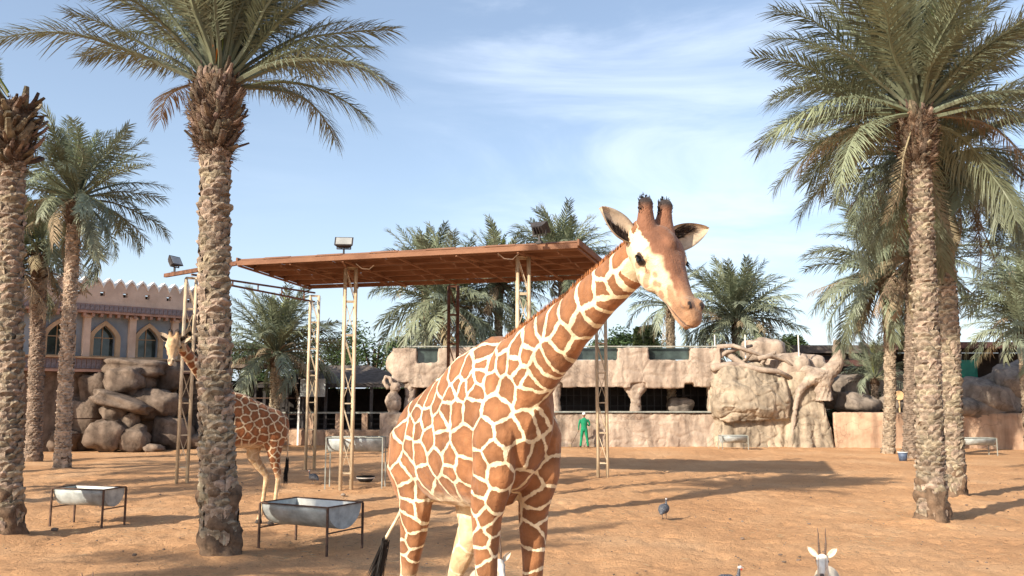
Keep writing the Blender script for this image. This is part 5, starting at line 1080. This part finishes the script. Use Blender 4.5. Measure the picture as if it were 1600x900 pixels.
mb = MB()
for _ in range(900):
    cx_, cy_ = rn.choice(((-3.2, 16.4), (-8.6, 17.6), (-4.6, 14.6), (1, 20), (6, 16), (9, 19), (-1, 13))); x, y = cx_ + rn.gauss(0, 1.3), cy_ + rn.gauss(0, 1.0); an = rn.uniform(0, PI); l = rn.uniform(.03, .11); d = Vector((math.cos(an), math.sin(an), rn.uniform(-.05, .12))) * l; p = Vector((x, y, .03)); n_ = Vector((-math.sin(an), math.cos(an), 0)) * .003
    mb.add([p - d - n_, p - d + n_, p + d + n_, p + d - n_, p + Vector((0, 0, .006))], [(0, 1, 4), (1, 2, 4), (2, 3, 4), (3, 0, 4)])
tag(mb.build('straw_bits', M['leaf_dry']), 'bits of dry straw and leaflets lying on the sand', 'straw', kind='stuff')

# ------------------------------------------------------------ worker in green
def simple_fur(me, base, m_): n = len(me.vertices); setattr_f(me, 'dist', np.full(n, -1.0)); setattr_c(me, 'base', base); setattr_c(me, 'patch', base); me.materials.append(m_)
p0 = gp(913, 699); wk = thing('person', 'worker in green overalls and white cap standing before the rock wall, back turned', 'person', tuple(p0), 0)
mb = MB(); kp = 1.04
def KL(pts): return [(Vector((x * kp, y * kp, z * kp)), a_ * kp, b_ * kp) for x, y, z, a_, b_ in pts]
mb.loft(KL([(0, 0, .84, .15, .12), (0, 0, .95, .165, .13), (0, 0, 1.08, .15, .115), (0, 0, 1.25, .175, .125), (0, 0, 1.38, .19, .115), (0, 0, 1.45, .12, .09), (0, 0.01, 1.50, .055, .055)]), 16, up=(0, 1, 0))
for s_ in (-1, 1):
    mb.loft(KL([(s_ * .08, 0, .92, .10, .12), (s_ * .11, 0, .72, .088, .10), (s_ * .14, .01, .5, .068, .078), (s_ * .165, -.01, .28, .062, .068), (s_ * .185, -.01, .08, .062, .07)]), 12, up=(0, 1, 0))
mb.loft(KL([(-.17, 0, 1.41, .06, .065), (-.235, .0, 1.28, .055, .058), (-.265, .02, 1.1, .045, .048), (-.27, .10, .95, .038, .04), (-.265, .17, .87, .036, .036)]), 10, up=(0, 1, 0))
mb.loft(KL([(.17, 0, 1.41, .06, .065), (.25, .02, 1.29, .055, .058), (.29, .05, 1.13, .046, .048), (.27, .20, 1.09, .04, .04), (.22, .30, 1.12, .036, .036)]), 10, up=(0, 1, 0))
me = remesh(mb, .014, 3); me.materials.append(M['person_green']); link('overalls', me, wk)
mb = MB(); mb.loft(KL([(0, .01, 1.46, .05, .05), (0, .01, 1.54, .05, .052)]), 12, up=(0, 1, 0)); mb.ball((0, .02, 1.64 * kp), (.078, .095, .115), 16, 12); mb.ball((.082, .02, 1.63 * kp), (.014, .025, .032), 8, 6); mb.ball((-.082, .02, 1.63 * kp), (.014, .025, .032), 8, 6); mb.ball((0, .118, 1.62 * kp), (.014, .02, .022), 8, 6)
me = remesh(mb, .009, 2); me.materials.append(M['skin']); link('head', me, wk)
mb = MB(); mb.ball((0, .015, 1.70 * kp), (.092, .108, .085), 18, 10); mb.loft([((0, .09, 1.67 * kp), .07, .012), ((0, .16, 1.655 * kp), .05, .008)], 12); mb.build('cap', M['white_cloth'], wk, True)
for s_, hx, hy, hz_ in ((-1, -.265, .17, .87), (1, .22, .30, 1.12)):
    mb = MB(); c_ = Vector((hx, hy, hz_)) * kp; dn = Vector((0, .55, -.8)).normalized() if s_ < 0 else Vector((-.35, .8, .25)).normalized(); sd = dn.cross(Vector((1, 0, 0))).normalized() if s_ < 0 else dn.cross(Vector((0, 0, 1))).normalized(); mb.ball(c_ + dn * .045, (.028, .04, .045), 10, 8)
    for k_ in range(4): st_ = c_ + dn * .07 + sd * (.012 * (k_ - 1.5)) * 1.4; mb.tube([st_, st_ + dn * (.04 + .006 * (k_ % 2)), st_ + dn * .06 + Vector((0, -.02, -.012))], [.0095, .009, .007], 6)
    st_ = c_ + dn * .035 + sd * .028; mb.tube([st_, st_ + sd * .022 + dn * .022, st_ + sd * .022 + dn * .045], [.011, .010, .008], 6); me = remesh(mb, .005, 1); me.materials.append(M['skin']); link('hand', me, wk)
for s_ in (-1, 1): mb = MB(); mb.ball((s_ * .195 * kp, .03, .045), (.055, .14, .05), 12, 8); mb.build('shoe', M['white_cloth'] if False else M['black'], wk, True)
rk = thing('rake', 'thin broom pole leaning down from the worker in green towards the sand', 'broom', tuple(p0 + Vector((-.26, .2, 0)))); mb = MB(); mb.tube([(.02, .0, .95), (-.42, .05, .12)], .014, 6); mb.build('handle', M['rust'], rk); mb = MB(); mb.loft([((-.42, .05, .14), .03, .03), ((-.50, .06, .03), .14, .03)], 8, up=(0, 1, 0)); mb.build('head', M['leaf_dry'], rk)

# ------------------------------------------------------------ gazelle
def gazelle(px, ztop_y, Y, face_deg, label, k=1.0, ornament=True):
    c_ = gp(px, ztop_y, Y * k); root = thing('gazelle', label, 'gazelle', (c_.x, c_.y, 0), R(face_deg) - PI / 2, 'gazelles near the camera')
    # local frame: +y is forward
    mb = MB(); L_ = lambda pts: [(Vector((x, y, z)) * k, a_ * k, b_ * k) for x, y, z, a_, b_ in pts]
    mb.loft(L_([(0, -.98, .60, .04, .06), (0, -.92, .60, .11, .13), (0, -.75, .60, .14, .165), (0, -.5, .585, .15, .165), (0, -.3, .58, .145, .175), (0, -.12, .60, .125, .185), (0, .0, .63, .085, .14), (0, .05, .65, .04, .07)]), 20)
    for s_ in (-1, 1):
        mb.loft(L_([(s_ * .07, -.12, .6, .06, .09), (s_ * .075, -.1, .45, .042, .055), (s_ * .075, -.1, .32, .025, .03), (s_ * .075, -.09, .29, .028, .03), (s_ * .075, -.1, .15, .016, .018), (s_ * .075, -.1, .05, .02, .022), (s_ * .075, -.085, 0, .022, .03)]), 10, up=(0, 1, 0))
        mb.loft(L_([(s_ * .075, -.82, .62, .075, .14), (s_ * .085, -.84, .48, .06, .10), (s_ * .085, -.88, .38, .032, .045), (s_ * .085, -.95, .30, .022, .032), (s_ * .085, -.9, .15, .016, .02), (s_ * .085, -.87, .05, .02, .022), (s_ * .085, -.85, 0, .022, .03)]), 10, up=(0, 1, 0))
    mb.loft(L_([(0, -.08, .66, .085, .12), (0, .0, .76, .065, .085), (0, .06, .86, .055, .062), (0, .10, .93, .052, .058)]), 14)
    mb.loft(L_([(0, .04, .965, .045, .05), (0, .10, .965, .062, .062), (0, .16, .935, .056, .056), (0, .22, .895, .038, .044), (0, .27, .86, .029, .034), (0, .30, .838, .022, .024)]), 14); mb.ball(Vector((0, .29, .845)) * k, .026 * k, 10, 8)
    me = remesh(mb, .009 * k, 2); V = coords(me) / k; N_ = len(V); col = np.tile(np.array((.60, .49, .35)), (N_, 1)); wt = np.array((.80, .76, .68))
    head = (V[:, 1] > .02) & (V[:, 2] > .80); col[head] = wt; col[(V[:, 2] < .5)] = wt; col[(V[:, 1] > -.05) & (V[:, 2] < .82) & (np.abs(V[:, 0]) < .045)] = (.72, .62, .50)
    nose = np.linalg.norm(V - np.array((0, .315, .845)), axis=1) < .026; col[nose] = (.10, .08, .08); strp = (np.abs(np.abs(V[:, 0]) - .035) < .007) & (V[:, 1] > .14) & (V[:, 1] < .25) & (V[:, 2] > .88); col[strp] = (.55, .45, .36)
    simple_fur(me, col, M['fur_plain']); link('body', me, root)
    for s_ in (-1, 1):
        h = MB(); pts = [(s_ * .026, .085, 1.015), (s_ * .034, .05, 1.08), (s_ * .036, .02, 1.15), (s_ * .034, .015, 1.21), (s_ * .040, .03, 1.27)]; h.tube([Vector(p) * k for p in pts], [.011 * k, .009 * k, .0075 * k, .006 * k, .003 * k], 10); ho = h.build('horn', M['horn'], root, True)
        for i in range(7): r_ = MB(); t = i / 8; q = Vector(pts[0]).lerp(Vector(pts[2]), t) * k; r_.tube([q - Vector((0, 0, .003)), q + Vector((0, 0, .004))], .0145 * k * (1 - .25 * t), 10); r_.build('horn_ring', M['horn'], ho, True)
        e = MB(); e.ball(Vector((s_ * .056, .125, .955)) * k, (.010 * k, .016 * k, .013 * k), 12, 8); e.build('eye', M['eye'], root, True)
        e = MB(); b_ = Vector((s_ * .048, .055, .985)) * k; dr = Vector((s_ * .72, -.1, .72)).normalized(); wv = dr.cross(Vector((0, 1, 0))).normalized(); vs = []
        for l_ in (0, 1):
            for i in range(9):
                t = i / 8
                for j in (-1, -.5, 0, .5, 1): vs.append(b_ + dr * .135 * k * t + wv * .030 * k * j * math.sin(PI * (t * .9 + .08)) ** .8 + Vector((0, (.014 * j * j - .006 + .005 * l_) * k, 0)))
        fs = [(l_ * 45 + i * 5 + j, l_ * 45 + i * 5 + j + 1, l_ * 45 + i * 5 + j + 6, l_ * 45 + i * 5 + j + 5) for l_ in (0, 1) for i in range(8) for j in range(4)] + [(i * 5, 45 + i * 5, 50 + i * 5, 5 + i * 5) for i in range(8)] + [(i * 5 + 4, 49 + i * 5, 54 + i * 5, 9 + i * 5) for i in range(8)]
        e.add(vs, fs).build('ear', M['ear_gaz'], root, True)
    t = MB(); t.tube([Vector((0, -.97, .66)) * k, Vector((0, -1.03, .58)) * k, Vector((0, -1.02, .46)) * k], [.014 * k, .018 * k, .006 * k], 8); t.build('tail', M['horn'], root, True)
    return root
M['ear_gaz'] = mat('pale_ear_fur', (.62, .52, .40), .9, .15, 20)
gazelle(1284, 833, 1.215, -112, 'pale sand gazelle with thin upright horns facing the camera at the bottom right', 1.0)
gazelle(776, 862, 1.08, -75, 'white faced gazelle mostly hidden behind the front leg of the large giraffe', .95)
gazelle(138, 893, 1.27, -75, 'gazelle at the bottom left of which only the curved horn tips show', 1.0)

# ------------------------------------------------------------ guinea fowl
M['fowl'] = bpy.data.materials.new('guinea_fowl_feathers'); M['fowl'].use_nodes = True
t_ = M['fowl'].node_tree; vb = t_.nodes.new('ShaderNodeTexVoronoi'); vb.inputs['Scale'].default_value = 55; tcn = t_.nodes.new('ShaderNodeTexCoord'); t_.links.new(tcn.outputs['Object'], vb.inputs['Vector']); rp = t_.nodes.new('ShaderNodeValToRGB')
rp.color_ramp.elements[0].position = .16; rp.color_ramp.elements[0].color = (.5, .5, .5, 1); rp.color_ramp.elements[1].position = .24; rp.color_ramp.elements[1].color = (.055, .06, .075, 1); t_.links.new(vb.outputs['Distance'], rp.inputs[0]); t_.links.new(rp.outputs[0], t_.nodes['Principled BSDF'].inputs['Base Color']); t_.nodes['Principled BSDF'].inputs['Roughness'].default_value = .7
M['fowl_head'] = mat('pale_blue_skin', (.62, .58, .55), .6, .1, 20); M['fowl_red'] = mat('red_wattle', (.45, .05, .03), .6, .1, 10); M['fowl_leg'] = mat('grey_leg', (.10, .08, .07), .7, .1, 10)
def fowl(p, rz, label, k=1.0):
    root = thing('guinea_fowl', label, 'guinea fowl', tuple(p), rz, 'guinea fowl on the sand'); mb = MB()
    L_ = lambda pts: [(Vector((x, 0, z)) * k, a_ * k, b_ * k) for x, z, a_, b_ in pts]
    mb.loft(L_([(-.25, .13, .02, .015), (-.21, .16, .055, .045), (-.14, .205, .10, .085), (-.04, .235, .125, .115), (.06, .235, .11, .11), (.13, .23, .075, .085), (.17, .25, .035, .045)]), 16); mb.tube([Vector(q) * k for q in ((.13, 0, .27), (.165, 0, .33), (.17, 0, .39), (.175, 0, .42))], [.045 * k, .026 * k, .018 * k, .02 * k], 10)
    me = remesh(mb, .008, 2); me.materials.append(M['fowl']); link('body', me, root)
    h = MB(); h.ball(Vector((.185, 0, .43)) * k, (.030 * k, .022 * k, .025 * k), 10, 8); h.loft([(Vector((.205, 0, .43)) * k, .01 * k, .011 * k), (Vector((.24, 0, .418)) * k, .002, .002)], 8); ho = h.build('head', M['fowl_head'], root, True)
    c = MB(); c.loft([(Vector((.175, 0, .445)) * k, .012 * k, .014 * k), (Vector((.168, 0, .475)) * k, .004 * k, .005 * k)], 8, up=(0, 1, 0)); c.build('casque', M['horn'], ho)
    for s_ in (-1, 1):
        v = MB(); v.ball(Vector((.20, s_ * .018, .405)) * k, (.012 * k, .004 * k, .014 * k), 8, 6); v.build('wattle', M['fowl_red'], ho)
        l = MB(); l.tube([Vector((0, s_ * .045, .17)) * k, Vector((-.01, s_ * .045, .09)) * k, Vector((.01, s_ * .045, .01)) * k], [.02 * k, .009 * k, .008 * k], 8)
        for a_ in (-.5, 0, .5, PI): l.tube([Vector((.01, s_ * .045, .008)) * k, Vector((.01 + .045 * math.cos(a_), s_ * .045 + .045 * math.sin(a_), .004)) * k], .005 * k, 5)
        l.build('leg', M['fowl_leg'], root)
fowl(gp(1038, 811), 1.1, 'grey guinea fowl standing alone on the sand right of the large giraffe', .95)
p = gp(1156, 883, .46); fowl((p.x - .18, p.y, 0), .1, 'guinea fowl cut by the bottom edge of the frame left of the gazelle', 1.0)
p = gp(489, 756); fowl(p, 2.6, 'dark guinea fowl in the shade near the foot of the left rear tower', .9)

# ------------------------------------------------------------ palms outside the frame whose shadows cross the sand
for i, (x, y, h, lb) in enumerate(((-16.5, 2.5, 8.5, 'palm left of the camera whose crown shades the sand at bottom left'), (-21, 20, 8.2, 'palm out of frame at left casting the long trunk shadow behind the near trough'), (-24, 25, 8.0, 'palm out of frame at far left before the castle style building'), (-19.5, 16.5, 8.4, 'palm out of frame at left level with the big palm'))):
    palm(lb, (x, y, 0), (x, y, h), .3, .28, 3.6, 'mid', 44, -20, 86, 'joined', 20, 1, 1.4, .1, 0, 120 + i)
print('OBJECT COUNT', len(bpy.data.objects))
